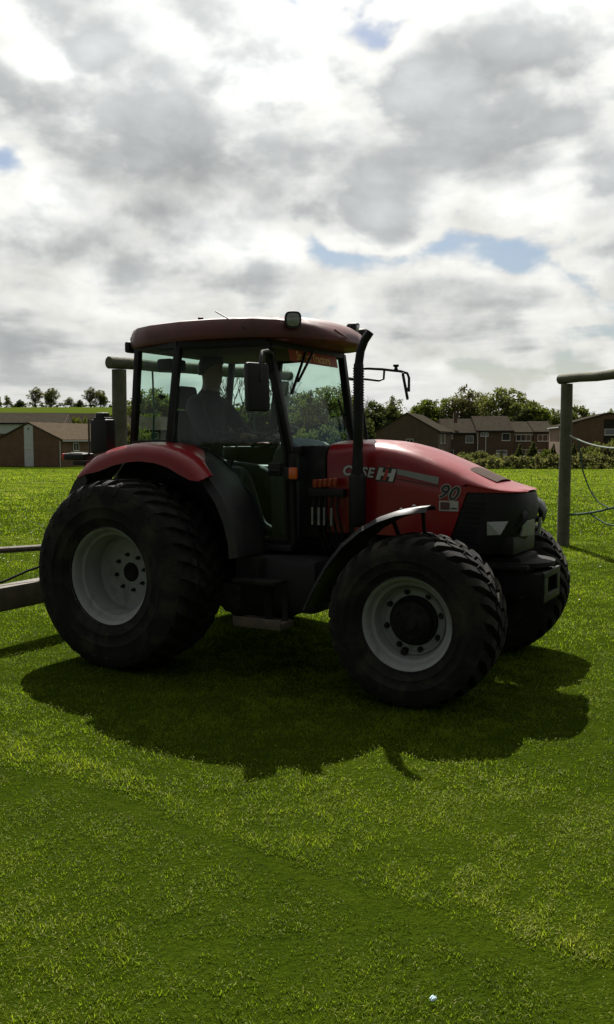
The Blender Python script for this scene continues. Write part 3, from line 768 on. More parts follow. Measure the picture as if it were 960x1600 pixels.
for s in (-1, 1):
    o = work_lamp((-.30, s * .52, 2.515), R(180 + s * 12), R(10), .8)
MB().box((-.30, -.60, 2.46), (.05, .10, .09), bev=.02).build('rear_marker', 'black_plastic', TR)
# glazing: thin solid panes
def pane(name, pts, th=.005):
    P = [Vector(p) for p in pts]; n = (P[1] - P[0]).cross(P[-1] - P[0]).normalized()
    return MB().poly(P, n * th).build(name, 'cab_glass', TR, None)
door = [(.305, 2.415), (.985, 2.415), (1.125, 1.62), (1.140, .985), (.935, .985), (.885, 1.13), (.72, 1.36), (.55, 1.52), (.40, 1.62), (.245, 1.70)]
for s in (-1, 1):
    pane('door_glass', [(x, s * yc(x), z) for x, z in door])
    pane('side_glass', [(-.145, s * .666, 2.415), (.265, s * .748, 2.415), (.175, s * .744, 1.71), (-.212, s * .657, 1.71)])
pane('windscreen', [(.995, -.58, 2.42), (.995, .58, 2.42), (1.150, .51, 1.66), (1.150, -.51, 1.66)])
pane('rear_glass', [(-.165, -.63, 2.42), (-.165, .63, 2.42), (-.235, .62, 1.72), (-.235, -.62, 1.72)])
for s in (-1, 1):   # door edge frame, latch and hinge
    b = MB(); L_ = [(x, s * (yc(x) + .012), z) for x, z in door]
    for p, q in zip(L_, L_[1:] + L_[:1]): b.bar(p, q, .022, .022, (0, -1, 0))
    fr = b.build('door_frame', 'black_paint', TR)
    b = MB(); b.box((1.06, s * (yc(1.06) + .03), 1.50), (.11, .035, .10), bev=.012); b.tube([(1.02, s * (yc(1.02) + .05), 1.49), (1.10, s * (yc(1.10) + .05), 1.49)], .012, 8); b.build('door_latch', 'black_plastic', fr)
MB().lathe([(.0, 0), (.018, 0), (.018, .02), (.008, .022), (.008, .06)], (.13, -.775, 2.05), (0, 1, 0), 12).build('window_catch', 'black_plastic', TR)
# sun strip with dealer's name along the top of the windscreen
def screen_pt(y, d, off=.012):
    a = Vector((.995, 0, 2.42)); c = Vector((1.150, 0, 1.66)); t = (c - a).normalized(); n = Vector((t.z * -1, 0, t.x)); n = Vector((.98, 0, .2))
    p = a + t * d + n * off; return (p.x, y, p.z)
b = MB().poly([screen_pt(-.33, .012), screen_pt(.47, .012), screen_pt(.47, .105), screen_pt(-.33, .105)], (.003, 0, .0006)); b.build('sun_strip', 'strip_red', TR, None)
tm = text_mesh('sun_strip_lettering', 'Startin Tractors', .098, 'strip_text', .001, .002, 0, 1.0)
o = link('sun_strip_lettering', tm, TR); ex = Vector((0, 1, 0)); dn = Vector((.155, 0, -.76)).normalized(); n = ex.cross(-dn)
M = Matrix((ex, -dn, n)).transposed().to_4x4(); M.translation = Vector(screen_pt(.05, .060, .020)); o.matrix_local = M @ Matrix.Scale(.88, 4, (1, 0, 0))
# wipers
b = MB(); b.bar(screen_pt(.02, .01, .045), screen_pt(-.30, .27, .035), .016, .014); b.bar(screen_pt(-.10, .03, .035), screen_pt(-.42, .37, .025), .018, .012); b.build('wiper', 'black_plastic', TR)
b = MB(); b.bar(screen_pt(.43, .72, .03), screen_pt(.36, .38, .02), .014, .014); b.build('wiper', 'black_plastic', TR)
# mirrors
def mirror_head(pos, nrm, w, h, dep=.055):
    n = Vector(nrm).normalized(); sd = Vector((0, 0, 1)).cross(n).normalized(); u = n.cross(sd); M_ = Matrix((n, sd, u)).transposed()
    b_ = MB(); b_.box(pos, (dep, w, h), M_, dep * .47); return b_
o = mirror_head((1.165, -1.02, 2.082), (-.90, .42, -.06), .185, .335).build('mirror', 'black_plastic', TR)
p = Vector((1.165, -1.02, 2.082)) + Vector((-.90, .42, .02)).normalized() * .024
mirror_head(p, (-.90, .42, -.06), .16, .30).build('mirror_glass', 'window_glass', o).scale = (1, 1, 1)
b = MB(); b.tube([(1.03, -.60, 2.30), (1.08, -.68, 2.345), (1.12, -.80, 2.35), (1.15, -.93, 2.33), (1.18, -1.0, 2.24), (1.19, -1.02, 2.12)], .014, 10)
b.bar((1.01, -.62, 2.22), (1.03, -.64, 2.38), .05, .05, bev=.01); b.lathe([(.0, 0), (.026, 0), (.026, .012), (.0, .014)], (1.05, -.66, 2.385), (0, 0, 1), 12); b.build('mirror_arm', 'black_paint', TR)
o = mirror_head((1.405, 1.03, 2.185), (-.92, -.40, -.20), .16, .235, .022).build('mirror', 'black_plastic', TR)
b = MB(); T_ = [(1.02, .60, 2.245), (1.05, .72, 2.24), (1.06, .80, 2.245)]
b.tube(T_, .014, 10)
loop = [(1.06, .80, 2.16), (1.06, .80, 2.30), (1.075, .82, 2.335), (1.12, .86, 2.34), (1.22, .94, 2.335), (1.30, 1.0, 2.325), (1.36, 1.03, 2.318), (1.415, 1.05, 2.30), (1.43, 1.055, 2.26), (1.43, 1.055, 2.14)]
b.tube(loop, .012, 10); b.tube([(1.06, .80, 2.25), (1.12, .86, 2.245), (1.20, .925, 2.235), (1.235, .95, 2.25), (1.24, .95, 2.325)], .010, 8)
b.tube([(1.06, .80, 2.14), (1.06, .80, 2.22)], .020, 10); b.lathe([(.0, 0), (.02, 0), (.012, .02), (.026, .03), (.026, .045), (.0, .05)], (1.325, 1.01, 2.33), (0, 0, 1), 12)
b.tube([(1.43, 1.055, 2.155), (1.415, 1.04, 2.16)], .018, 8); b.build('mirror_arm', 'black_paint', TR)
MB().tube([(1.12, .66, 2.19), (1.16, .66, 2.05), (1.25, .60, 1.68)], .013, 8).build('grab_rail', 'black_paint', TR)
# front indicator on its bracket
b = MB(); b.box((1.20, -.60, 1.47), (.10, .07, .10), bev=.012); ind = b.build('indicator', 'black_plastic', TR)
MB().box((1.235, -.645, 1.475), (.065, .03, .085), bev=.012).build('indicator_lens', 'lens_amber', ind)
MB().box((1.235, .645, 1.475), (.065, .03, .085), bev=.012).build('indicator_lens', 'lens_amber', ind)

# inside the cab
b = MB(); b.box((.06, 0, 1.33), (.46, .50, .12), bev=.045); b.build('seat', 'seat_cloth', TR)
b = MB(); b.box((-.14, 0, 1.66), (.12, .48, .62), Matrix.Rotation(R(-8), 3, 'Y'), .05); b.box((-.20, 0, 2.08), (.09, .26, .20), Matrix.Rotation(R(-8), 3, 'Y'), .04); b.build('seat_back', 'seat_cloth', TR)
MB().box((.05, 0, 1.10), (.34, .34, .32), bev=.03).build('seat_base', 'black_plastic', TR)
rings = []
for x, w, zt in ((.78, .20, 1.56), (.84, .27, 1.68), (.92, .31, 1.74), (1.02, .33, 1.72), (1.12, .34, 1.66)):
    rings.append([(x, -w, .96), (x, -w, zt - .09), (x, -w + .06, zt - .02), (x, 0, zt), (x, w - .06, zt - .02), (x, w, zt - .09), (x, w, .96)])
MB().loft(rings).build('dashboard', 'trim_grey', TR)
b = MB(); cx, cz = .69, 1.735; ax = Vector((-.42, 0, .907)).normalized(); u = Vector((0, 1, 0)); v = ax.cross(u)
circ = [Vector((cx, 0, cz)) + .195 * (u * math.cos(q * math.pi / 14) + v * math.sin(q * math.pi / 14)) for q in range(29)]
b.tube(circ, .014, 8, cap=False)
for q in (3, 14, 25): b.tube([circ[q], Vector((cx, 0, cz)) - ax * .03], .010, 6)
b.tube([Vector((cx, 0, cz)) - ax * .02, Vector((.84, 0, 1.42))], .025, 10); b.build('steering_wheel', 'black_plastic', TR)
b = MB()
for x, y, h, t_ in ((.34, -.42, .28, .05), (.42, -.44, .22, .06), (.52, -.40, .30, .10), (.30, -.50, .18, .02)):
    b.tube([(x, y, 1.48), (x + t_, y, 1.48 + h)], .008, 8); b.lathe([(.0, 0), (.02, .01), (.022, .03), (.0, .05)], (x + t_, y, 1.47 + h), (0, 0, 1), 10)
b.build('control_levers', 'black_plastic', TR)
MB().box((.36, -.45, 1.43), (.52, .22, .16), bev=.04).build('side_console', 'trim_grey', TR)
b = MB(); b.box((-.12, -.30, 2.33), (.14, .22, .10), bev=.02); b.build('speaker_pod', 'black_plastic', TR)

# rear mudguards: red skin with rolled edge, black rubber behind and black skirt in front
def guard(path, ycols, drops, th, c=(0, .70)):
    gr = []
    for x, z in path:
        n = Vector((x - c[0], 0, z - c[1])).normalized()
        gr.append([(x - n.x * d, y, z - n.z * d) for y, d in zip(ycols, drops)])
    return MB().sheet(gr, th)
fp = [(-.47, 1.455), (-.40, 1.535), (-.28, 1.605), (-.12, 1.655), (.05, 1.685), (.20, 1.692), (.36, 1.675), (.50, 1.635), (.62, 1.575), (.70, 1.505), (.745, 1.455)]
for s in (-1, 1):
    # the rolled edge narrows at both ends
    gr = []
    for k, (x, z) in enumerate(fp):
        n = Vector((x, 0, z - .70)).normalized(); e = min(1, k / 2.2 + .12, (len(fp) - 1 - k) / 2.0 + .18); yi = lerp_tab([(-1, .60), (.30, .60), (.50, .72), (.62, .88), (.70, .97), (.80, 1.02)], x)
        gr.append([(x - n.x * d, s * y, z - n.z * d) for y, d in ((yi, .01), (yi + (.96 - yi) * .55, .0), (max(.96, yi + .01), .002), (max(1.02, yi + .02), .012), (1.052, .035), (1.068, .05 * e + .03), (1.070, .105 * e + .03))])
    if s > 0: gr = gr[::-1]
    rg = MB().sheet(gr, .012).build('rear_mudguard', 'red_paint', TR, 50)
    p2 = [(-.40, 1.515), (-.50, 1.42), (-.57, 1.31), (-.60, 1.25)]
    g2 = guard(p2, [s * y for y in (.62, .85, 1.02, 1.075, 1.085)], (0, 0, .005, .03, .13), .012); g2.build('mudguard_rubber', 'black_plastic', rg, 50)
    p3 = [(.30, 1.672), (.46, 1.636), (.60, 1.565), (.72, 1.468), (.84, 1.32), (.92, 1.16), (.965, 1.0), (.975, .88)]
    g3 = guard(p3, [s * y for y in (.60, .72, .86, .93, .950)], (0.024, .024, .026, .045, .10), .012); g3.build('mudguard_skirt', 'guard_plastic', rg, 50)
for s in (-1, 1):   # inner wall of the wheel arch
    P = [(x * .985, .60 * s, z - .02) for x, z in fp] + [(.84, .60 * s, 1.32), (.93, .60 * s, 1.10), (.95, .60 * s, .80), (-.30, .60 * s, .80), (-.50, .60 * s, 1.2)]
    MB().poly(P, (0, -.012 * s, 0)).build('wheel_arch', 'black_plastic', TR, None)
# tail lamps on stalks behind the mudguards
for s in (-1, 1):
    b = MB(); b.box((-.575, s * .92, 1.585), (.22, .13, .055), bev=.018); b.box((-.52, s * .92, 1.535), (.14, .12, .03), bev=.01); tl = b.build('tail_lamp', 'black_plastic', TR)
    MB().box((-.697, s * .92, 1.585), (.024, .115, .05), bev=.008).build('tail_lamp_lens', 'lens_red', tl)
    MB().poly([(-.64, s * .87, 1.6145), (-.50, s * .87, 1.6145), (-.50, s * .97, 1.6145), (-.64, s * .97, 1.6145)], (0, 0, .004)).build('tail_lamp_top', 'steel', tl, None)
# black box carried behind the cab
b = MB(); b.box((-.375, -.86, 1.745), (.175, .11, .27), bev=.02); tb_ = b.build('tool_box', 'black_plastic', TR)
b = MB(); b.box((-.375, -.86, 1.905), (.085, .08, .055), bev=.012); b.box((-.375, -.86, 1.885), (.12, .09, .02), bev=.006); b.build('tool_box_lid', 'black_plastic', tb_)
MB().tube([(-.485, -.90, 1.58), (-.485, -.90, 1.88)], .008, 8).build('tool_box_stay', 'worn_steel', tb_)

# front mudguards
FG = [(1.53, .565), (1.60, .71), (1.70, .88), (1.82, 1.03), (1.96, 1.145), (2.10, 1.222), (2.22, 1.264), (2.32, 1.283), (2.395, 1.292)]
for s in (-1, 1):
    gr = []
    path = FG if s < 0 else FG + [(2.49, 1.285), (2.57, 1.262), (2.635, 1.215), (2.665, 1.15), (2.66, 1.08)]
    for k, (x, z) in enumerate(path):
        n = Vector((x - WB, 0, z - .45)).normalized(); e = len(path) - 1 - k
        wo_ = 1.06 - (.10 if e == 0 else .03 if e == 1 else 0); wi = .66 + (.14 if e == 0 else .05 if e == 1 else 0) + (.16 if s > 0 and x > 2.5 else 0)
        ysx = [wi + (wo_ - wi) * q for q in (0, .08, .5, .92, 1.0)]
        gr.append([(x - n.x * d, s * y, z - n.z * d) for y, d in zip(ysx, (.03, .006, 0, .006, .035))])
    if s > 0: gr = gr[::-1]
    fgd = MB().sheet(gr, .008).build('front_mudguard', 'guard_plastic', TR, 50)
    b = MB(); b.tube([(WB - .1, s * .62, .66), (2.10, s * .64, 1.0), (2.06, s * .72, 1.175), (2.07, s * .95, 1.190)], .016, 8); b.tube([(2.18, s * .66, .78), (2.28, s * .70, 1.10), (2.30, s * .78, 1.25), (2.30, s * .95, 1.258)], .014, 8)
    b.lathe([(.0, 0), (.02, 0), (.012, .012), (.0, .014)], (2.18, s * .86, 1.258), (0, 0, 1), 10); b.lathe([(.0, 0), (.02, 0), (.012, .012), (.0, .014)], (2.27, s * .86, 1.282), (0, 0, 1), 10)
    b.build('mudguard_stay', 'black_paint', fgd)

# steps, tank, battery
b = MB(); b.box((1.16, -.60, .665), (.66, .34, .40), bev=.07); b.build('fuel_tank', 'black_plastic', TR)
b = MB(); b.box((1.16, .60, .665), (.66, .34, .40), bev=.07); b.build('battery_box', 'black_plastic', TR)
b = MB(); b.box((.95, -.76, .77), (.22, .10, .18), bev=.012); b.box((1.03, -.815, .77), (.05, .02, .17), bev=.004); b.build('step_bracket', 'cast_iron', TR)
for s in (-1, 1):
    b = MB(); b.box((1.11, s * .86, .40), (.40, .20, .05), bev=.008); b.box((1.11, s * .955, .415), (.40, .012, .07), bev=.003); stp = b.build('step', 'worn_steel', TR)
    b = MB(); b.bar((1.14, s * .84, .41), (1.10, s * .80, .72), .05, .018); b.bar((1.28, s * .84, .41), (1.24, s * .78, .62), .04, .014); b.build('step_hanger', 'cast_iron', stp)
    b = MB(); b.box((1.07, s * .84, .70), (.36, .20, .03), bev=.006); b.build('step', 'cast_iron', TR)
MB().tube([(1.50, -.60, .62), (1.56, -.66, .56), (1.64, -.74, .47), (1.70, -.80, .44), (1.80, -.78, .46)], .006, 6).build('brake_hose', 'hose', TR)
# linkage at the back
b = MB()
for s in (-1, 1):
    b.bar((-.25, s * .26, .50), (-1.22, s * .40, .42), .035, .07, bev=.008); b.tube([(-.20, s * .28, 1.10), (-.70, s * .34, 1.12), (-.74, s * .35, .50)], .022, 8)
b.tube([(-.30, 0, .92), (-1.25, 0, .84)], .026, 10); b.build('linkage', 'cast_iron', TR)

# ------------------------------------------------------------------ mower carried behind
def tl_w(x, y, z=0):
    c, s_ = math.cos(R(-29)), math.sin(R(-29)); return (-.869 + x * c - y * s_, 7.685 + x * s_ + y * c, z)
MW = empty('mounted_mower', tl_w(-1.3, 0), R(-29))
tag(MW, 'wide mower with grey steel cross beam carried behind the tractor', 'mower')
b = MB(); b.box((0, 0, .41), (.16, 5.0, .20), bev=.012); b.build('cross_beam', 'worn_steel', MW)
b = MB(); b.tube([(0.0, -2.2, .845), (0, -1.2, .815), (.0, -.5, .775), (0, .5, .775), (0, 2.1, .80)], .028, 10); b.build('guard_rail', 'worn_steel', MW)
for y in (-1.9, -.35, .35, 1.9):
    MB().bar((0, y, .50), (0, y, .79), .05, .03).build('rail_post', 'cast_iron', MW)
b = MB(); b.bar((0, -.4, .5), (0.05, -.05, .85), .06, .05); b.bar((0, .4, .5), (0.05, .05, .85), .06, .05); b.build('headstock', 'cast_iron', MW)
b = MB(); b.tube([(.05, -.5, .60), (.02, -.62, .63), (.0, -.80, .60), (-.02, -1.05, .54), (-.02, -1.4, .52)], .011, 8); b.build('hydraulic_hose', 'hose', MW)
for y in (-2.15, 2.15):
    rings = []
    for x, z0, z1 in ((-.95, .09, .16), (-.85, .07, .24), (-.35, .07, .27), (-.12, .08, .22), (-.05, .10, .16)):
        w_ = .80 if y else .50
        rings.append([(x, y - w_, z0), (x, y - w_, z1 - .03), (x, y - w_ + .04, z1), (x, y + w_ - .04, z1), (x, y + w_, z1 - .03), (x, y + w_, z0)])
    MB().loft(rings).build('cutting_deck', 'black_paint', MW)
    MB().bar((-.02, y, .40), (-.40, y, .26), .08, .06).build('deck_arm', 'cast_iron', MW)
    for s in (-1, 1):
        MB().lathe([(.03, -.05), (.10, -.05), (.12, -.03), (.12, .03), (.10, .05), (.03, .05)], (-1.05, y + s * (.55 if y else .35), .12), (0, 1, 0), 24).build('deck_wheel', 'rubber', MW)
MB().bar((.02, -.62, .33), (.10, -.56, .12), .06, .03).build('parking_stand', 'cast_iron', MW)

# ------------------------------------------------------------------ driver
def driver():
    J = {}; E_ = []
    def v(n, p, r): J[n] = (p, r)
    v('pelvis', (.02, 0, 1.47), (.155, .13)); v('waist', (.00, 0, 1.62), (.15, .115)); v('chest', (.01, 0, 1.83), (.175, .125)); v('collar', (.02, 0, 1.99), (.11, .09)); v('neck', (.04, 0, 2.07), (.058, .056))
    v('head0', (.065, 0, 2.15), (.070, .082)); v('head1', (.070, 0, 2.23), (.082, .098)); v('head2', (.062, 0, 2.30), (.078, .092)); v('head3', (.055, 0, 2.345), (.045, .055))
    for s, n in ((-1, 'r'), (1, 'l')):
        v('sh' + n, (.02, s * .19, 1.955), (.072, .068)); v('el' + n, (.24, s * .30, 1.735), (.052, .050)); v('wr' + n, (.485, s * .195, 1.745), (.032, .030)); v('pa' + n, (.545, s * .182, 1.752), (.038, .020))
        v('hp' + n, (.08, s * .11, 1.45), (.10, .095)); v('kn' + n, (.50, s * .18, 1.44), (.068, .068)); v('an' + n, (.66, s * .17, 1.03), (.045, .045)); v('to' + n, (.80, s * .18, .985), (.045, .03))
        E_ += [('collar', 'sh' + n), ('sh' + n, 'el' + n), ('el' + n, 'wr' + n), ('wr' + n, 'pa' + n), ('pelvis', 'hp' + n), ('hp' + n, 'kn' + n), ('kn' + n, 'an' + n), ('an' + n, 'to' + n)]
    E_ += [('pelvis', 'waist'), ('waist', 'chest'), ('chest', 'collar'), ('collar', 'neck'), ('neck', 'head0'), ('head0', 'head1'), ('head1', 'head2'), ('head2', 'head3')]
    # fingers close over the rim of the steering wheel
    for s, n in ((-1, 'r'), (1, 'l')):
        for k in range(4):
            o = (k - 1.5) * .019
            v(f'f{n}{k}a', (.590, s * (.178) + o, 1.757), (.0105, .0105)); v(f'f{n}{k}b', (.612, s * .178 + o, 1.742), (.0095, .0095)); v(f'f{n}{k}c', (.604, s * .178 + o, 1.722), (.008, .008))
            E_ += [('pa' + n, f'f{n}{k}a'), (f'f{n}{k}a', f'f{n}{k}b'), (f'f{n}{k}b', f'f{n}{k}c')]
        v(f't{n}a', (.545, s * .140, 1.740), (.012, .012)); v(f't{n}b', (.575, s * .130, 1.728), (.0095, .0095)); E_ += [('pa' + n, f't{n}a'), (f't{n}a', f't{n}b')]
    for k_ in J:
        p_, r_ = J[k_]
        if k_[:2] in ('pe', 'wa', 'ch', 'co', 'sh', 'el', 'hp', 'ne') : r_ = (r_[0] * 1.24, r_[1] * 1.24)
        if k_.startswith('head'): r_ = (r_[0] * 1.10, r_[1] * 1.10)
        if p_[2] > 1.8: p_ = (p_[0] + .01, p_[1] * 1.12, p_[2] + .06)
        J[k_] = (p_, r_)
    names = list(J); idx = {n: i for i, n in enumerate(names)}
    me = bpy.data.meshes.new('person_cage'); me.from_pydata([J[n][0] for n in names], [(idx[a], idx[c]) for a, c in E_], [])
    o = bpy.data.objects.new('person_cage', me); COL.objects.link(o)
    md = o.modifiers.new('skin', 'SKIN'); md.use_smooth_shade = True; md.branch_smoothing = .4
    for i, n in enumerate(names):
        sv = me.skin_vertices[0].data[i]; sv.radius = J[n][1]; sv.use_root = (n == 'pelvis')
    sb = o.modifiers.new('sub', 'SUBSURF'); sb.levels = 2; sb.render_levels = 2
    dg = bpy.context.evaluated_depsgraph_get(); dg.update()
    body = bpy.data.meshes.new_from_object(o.evaluated_get(dg)); bpy.data.objects.remove(o)
    body.materials.clear()
    for m_ in ('jacket', 'trousers', 'skin'): body.materials.append(MATS[m_])
    for f in body.polygons:
        c = f.center; f.material_index = 2 if (c.z > 2.135 or (c.x > .495 and c.z > 1.6)) else (1 if c.z < 1.53 else 0); f.use_smooth = True
    # face: brow, nose, chin and ears pushed out of the head
    for w in body.vertices:
        c = w.co
        if c.z > 2.14 and c.x > .10:
            c.x += .024 * math.exp(-((c.y / .014) ** 2 + ((c.z - 2.275) / .022) ** 2)) + .010 * math.exp(-((c.y / .03) ** 2 + ((c.z - 2.195) / .018) ** 2))
            c.x -= .010 * sum(math.exp(-(((c.y - s * .032) / .016) ** 2 + ((c.z - 2.305) / .014) ** 2)) for s in (-1, 1))
        if c.z > 2.16: c.y += math.copysign(.020 * math.exp(-(((c.x - .06) / .018) ** 2 + ((c.z - 2.28) / .026) ** 2)), c.y) if abs(c.y) > .05 else 0
    root = link('person', body); root.location = tl_w(0, 0); root.rotation_euler = (0, 0, R(-29))
    tag(root, 'driver in dark jacket sitting at the wheel inside the tractor cab', 'person')
    hb = MB(); rr = []
    for z, rx, ry, cx_ in ((2.20, .050, .086, .005), (2.25, .078, .096, .030), (2.30, .098, .096, .058), (2.335, .088, .082, .060), (2.36, .055, .050, .058), (2.368, .012, .012, .056)):
        rr.append([(cx_ + .012 + 1.1 * rx * math.cos(q * math.pi / 9), 1.1 * ry * math.sin(q * math.pi / 9), z + .066) for q in range(18)])
    hb.loft(rr).build('hair', 'hair', root, 60)
driver()

# ------------------------------------------------------------------ log frames of the trim trail
def log_frame(loc, dirv, length, label, hang):
    d = Vector((dirv[0], dirv[1], 0)).normalized()
    e = empty('log_frame', (loc[0], loc[1], 0)); tag(e, label, 'climbing frame', 'log frames with ropes on the field')
    for k in (0, length):
        p = d * k; g0 = float(ground_z(loc[0] + p.x, loc[1] + p.y))
        rs = [.104, .100, .097, .096, .095, .093]; wob = [random.uniform(-.006, .006) for _ in rs]
        MB().tube([(p.x + wob[i], p.y - wob[i], g0 - .1 + (2.72 - g0) * i / 5) for i in range(6)], rs, 18).build('post', 'log_wood', e)
    a = -d * .16 + Vector((0, 0, 2.70)); c = d * (length + .16) + Vector((0, 0, 2.72))
    pts = [a.lerp(c, q / 8) + Vector((0, 0, .008 * math.sin(q * 2.3))) for q in range(9)]
    MB().tube([pts[0] + (pts[0] - pts[1]) * .01] + pts, [.060] + [.078 - .004 * math.sin(q) for q in range(9)], 18).build('beam', 'log_wood', e)
    for nm, path, r, m_ in hang:
        MB().tube([d * s_ + Vector((0, 0, z)) + Vector((d.y, -d.x, 0)) * o_ for s_, o_, z in path], r, 8).build(nm, m_, e)
    return e
def sag(a, c, drop, n=10):
    return [tuple(a[i] + (c[i] - a[i]) * q / n - (drop * 4 * (q / n) * (1 - q / n) if i == 2 else 0) for i in range(3)) for q in range(n + 1)]
rt = [('rope', sag((.06, 0, 1.80), (1.5, 0, 1.62), .10), .013, 'rope_pale'), ('rope', [(.3, 0, 1.72), (.34, 0, 1.5), (.42, 0, 1.2), (.56, 0, .95), (.75, 0, .75), (1.0, 0, .67), (1.5, 0, .82)], .012, 'rope_dark'),
      ('rope', sag((.06, 0, .50), (1.6, 0, .86), .06), .017, 'rope_dark'), ('rope', [(.55, 0, .58), (.72, 0, .50), (.95, 0, .42), (1.4, 0, .40), (2.2, 0, .55)], .012, 'rope_dark'),
      ('rope', sag((1.5, 0, 1.62), (3.1, 0, 1.85), .12), .013, 'rope_dark'), ('rope', sag((1.6, 0, .86), (3.1, 0, .5), .08), .017, 'rope_dark')]
log_frame((4.205, 14.62), (.44, -.90), 3.0, 'weathered log frame with dark ropes in front of the tractor nose', rt)
lt = [('rope', [(.55, 0, 2.65), (.56, .01, 2.1), (.55, 0, 1.75)], .013, 'rope_dark'), ('rope', [(.55, 0, 1.80), (.55, 0, 1.70), (.55, 0, 1.62)], .030, 'rope_dark'), ('rope', [(.55, 0, 1.65), (.56, 0, 1.2), (.55, 0, .5)], .013, 'rope_dark'),
      ('rope', [(1.6, 0, 2.65), (1.6, .01, 1.5), (1.6, 0, .5)], .013, 'rope_dark'), ('rope', [(2.5, 0, 2.65), (2.5, .01, 1.5), (2.5, 0, .5)], .013, 'rope_dark')]
log_frame((-2.42, 11.65), (.65, .76), 3.15, 'weathered log frame standing behind the tractor cab', lt)

# scrap of litter in the foreground grass
b = MB(); rr = []
for k, (r, h) in enumerate(((.012, .0), (.022, .004), (.020, .010), (.012, .015), (.003, .014))):
    rr.append([(r * (1 + .25 * math.sin(3 * q + k)) * math.cos(q * math.pi / 7), r * .75 * (1 + .2 * math.cos(2 * q + k)) * math.sin(q * math.pi / 7), h + .003 * math.sin(q * 2 + k)) for q in range(14)])
o = b.loft(rr).build('litter', 'litter_blue'); o.location = (.383, 2.60, .022); o.scale = (.55, .55, .55); o.rotation_euler = (R(18), R(-8), .6)
tag(o, 'small scrap of pale blue litter lying in the foreground grass', 'litter')

# ------------------------------------------------------------------ houses
GZ = -1.55
def window(parent, face, u, z, w, h, W, D, mull=1, m_='upvc'):
    def P(du, dz, out):
        if face == 'front': return Vector((u + du, -out, z + dz))
        if face == 'right': return Vector((W / 2 + out, u + du, z + dz))
        return Vector((-W / 2 - out, u + du, z + dz))
    def bx(b_, u0, u1, z0, z1, o0, o1):
        A = P(u0, z0, o0); C_ = P(u1, z1, o1); c = (A + C_) / 2; s_ = C_ - A; b_.box(c, (abs(s_.x), abs(s_.y), abs(s_.z)))
    b_ = MB(); t = .075; hw, hh = w / 2, h / 2
    bx(b_, -hw, hw, hh - t, hh, -.02, .05); bx(b_, -hw, hw, -hh, -hh + t, -.02, .05); bx(b_, -hw, -hw + t, -hh + t, hh - t, -.02, .05); bx(b_, hw - t, hw, -hh + t, hh - t, -.02, .05)
    for k in range(mull):
        x = -hw + w * (k + 1) / (mull + 1); bx(b_, x - t / 2, x + t / 2, -hh + t, hh - t, -.02, .045)
    wn = b_.build('window', m_, parent, None)
    b_ = MB(); bx(b_, -hw + t, hw - t, -hh + t, hh - t, -.02, .018); b_.build('pane', 'window_glass', wn, None)
    b_ = MB(); bx(b_, -hw - .05, hw + .05, -hh - .06, -hh - .003, -.02, .09); b_.build('sill', m_, wn, None)
def house(name, label, loc, rz, W, D, eave, ridge, axis, wall, roofm, wins, group=None, chimney=None, over=.25):
    """front face at local y=0 looking to -y; axis = direction the ridge runs"""
    e = empty(name, (loc[0], loc[1], GZ), rz); tag(e, label, 'house', group)
    b_ = MB(); w = W / 2
    if axis == 'y':
        b_.loft([[(-w, y, -.5), (w, y, -.5), (w, y, eave), (0, y, ridge), (-w, y, eave)] for y in (0, D)])
    else:
        b_.loft([[(x, 0, -.5), (x, D, -.5), (x, D, eave), (x, D / 2, ridge), (x, 0, eave)] for x in (-w, w)])
    b_.build('wall', wall, e, None)
    th = .16; roof_ = None
    for s in (-1, 1):
        b_ = MB()
        if axis == 'y':
            run = w; sl_ = (ridge - eave) / run; X1 = s * (w + over); z1 = eave - sl_ * over
            b_.loft([[(0, y, ridge + .02), (X1, y, z1 + .02), (X1, y, z1 + th), (0, y, ridge + .02 + th)] for y in (-.12, D + .12)])
        else:
            run = D / 2; sl_ = (ridge - eave) / run; Y0 = D / 2; Y1 = Y0 + s * (run + over); z1 = eave - sl_ * over
            b_.loft([[(x, Y0, ridge + .02), (x, Y1, z1 + .02), (x, Y1, z1 + th), (x, Y0, ridge + .02 + th)] for x in (-w - .04, w - .05)])
        ro = b_.build('roof', roofm, e, None); roof_ = roof_ or ro
        b_ = MB()
        if axis == 'y': b_.box((s * (w + over), D / 2, eave - sl_ * over), (.10, D + .2, .13))
        else: b_.box((-.05, Y1, z1 - .03), (W - .02, .10, .13))
        b_.build('gutter', 'upvc' if wall != 'brick_dark' else 'black_paint', e, None)
    if chimney:
        cx_, cy_ = chimney; b_ = MB(); b_.box((cx_, cy_, ridge + .25), (.6, .6, 1.6)); ch = b_.build('chimney', wall, roof_, None)
        b_ = MB(); b_.lathe([(.13, 0), (.11, .35)], (cx_, cy_, ridge + 1.05), (0, 0, 1), 10); b_.build('chimney_pot', 'roof_tile_pale', roof_)
    for q in wins: window(e, *q[:5], W, D, *q[5:])
    return e
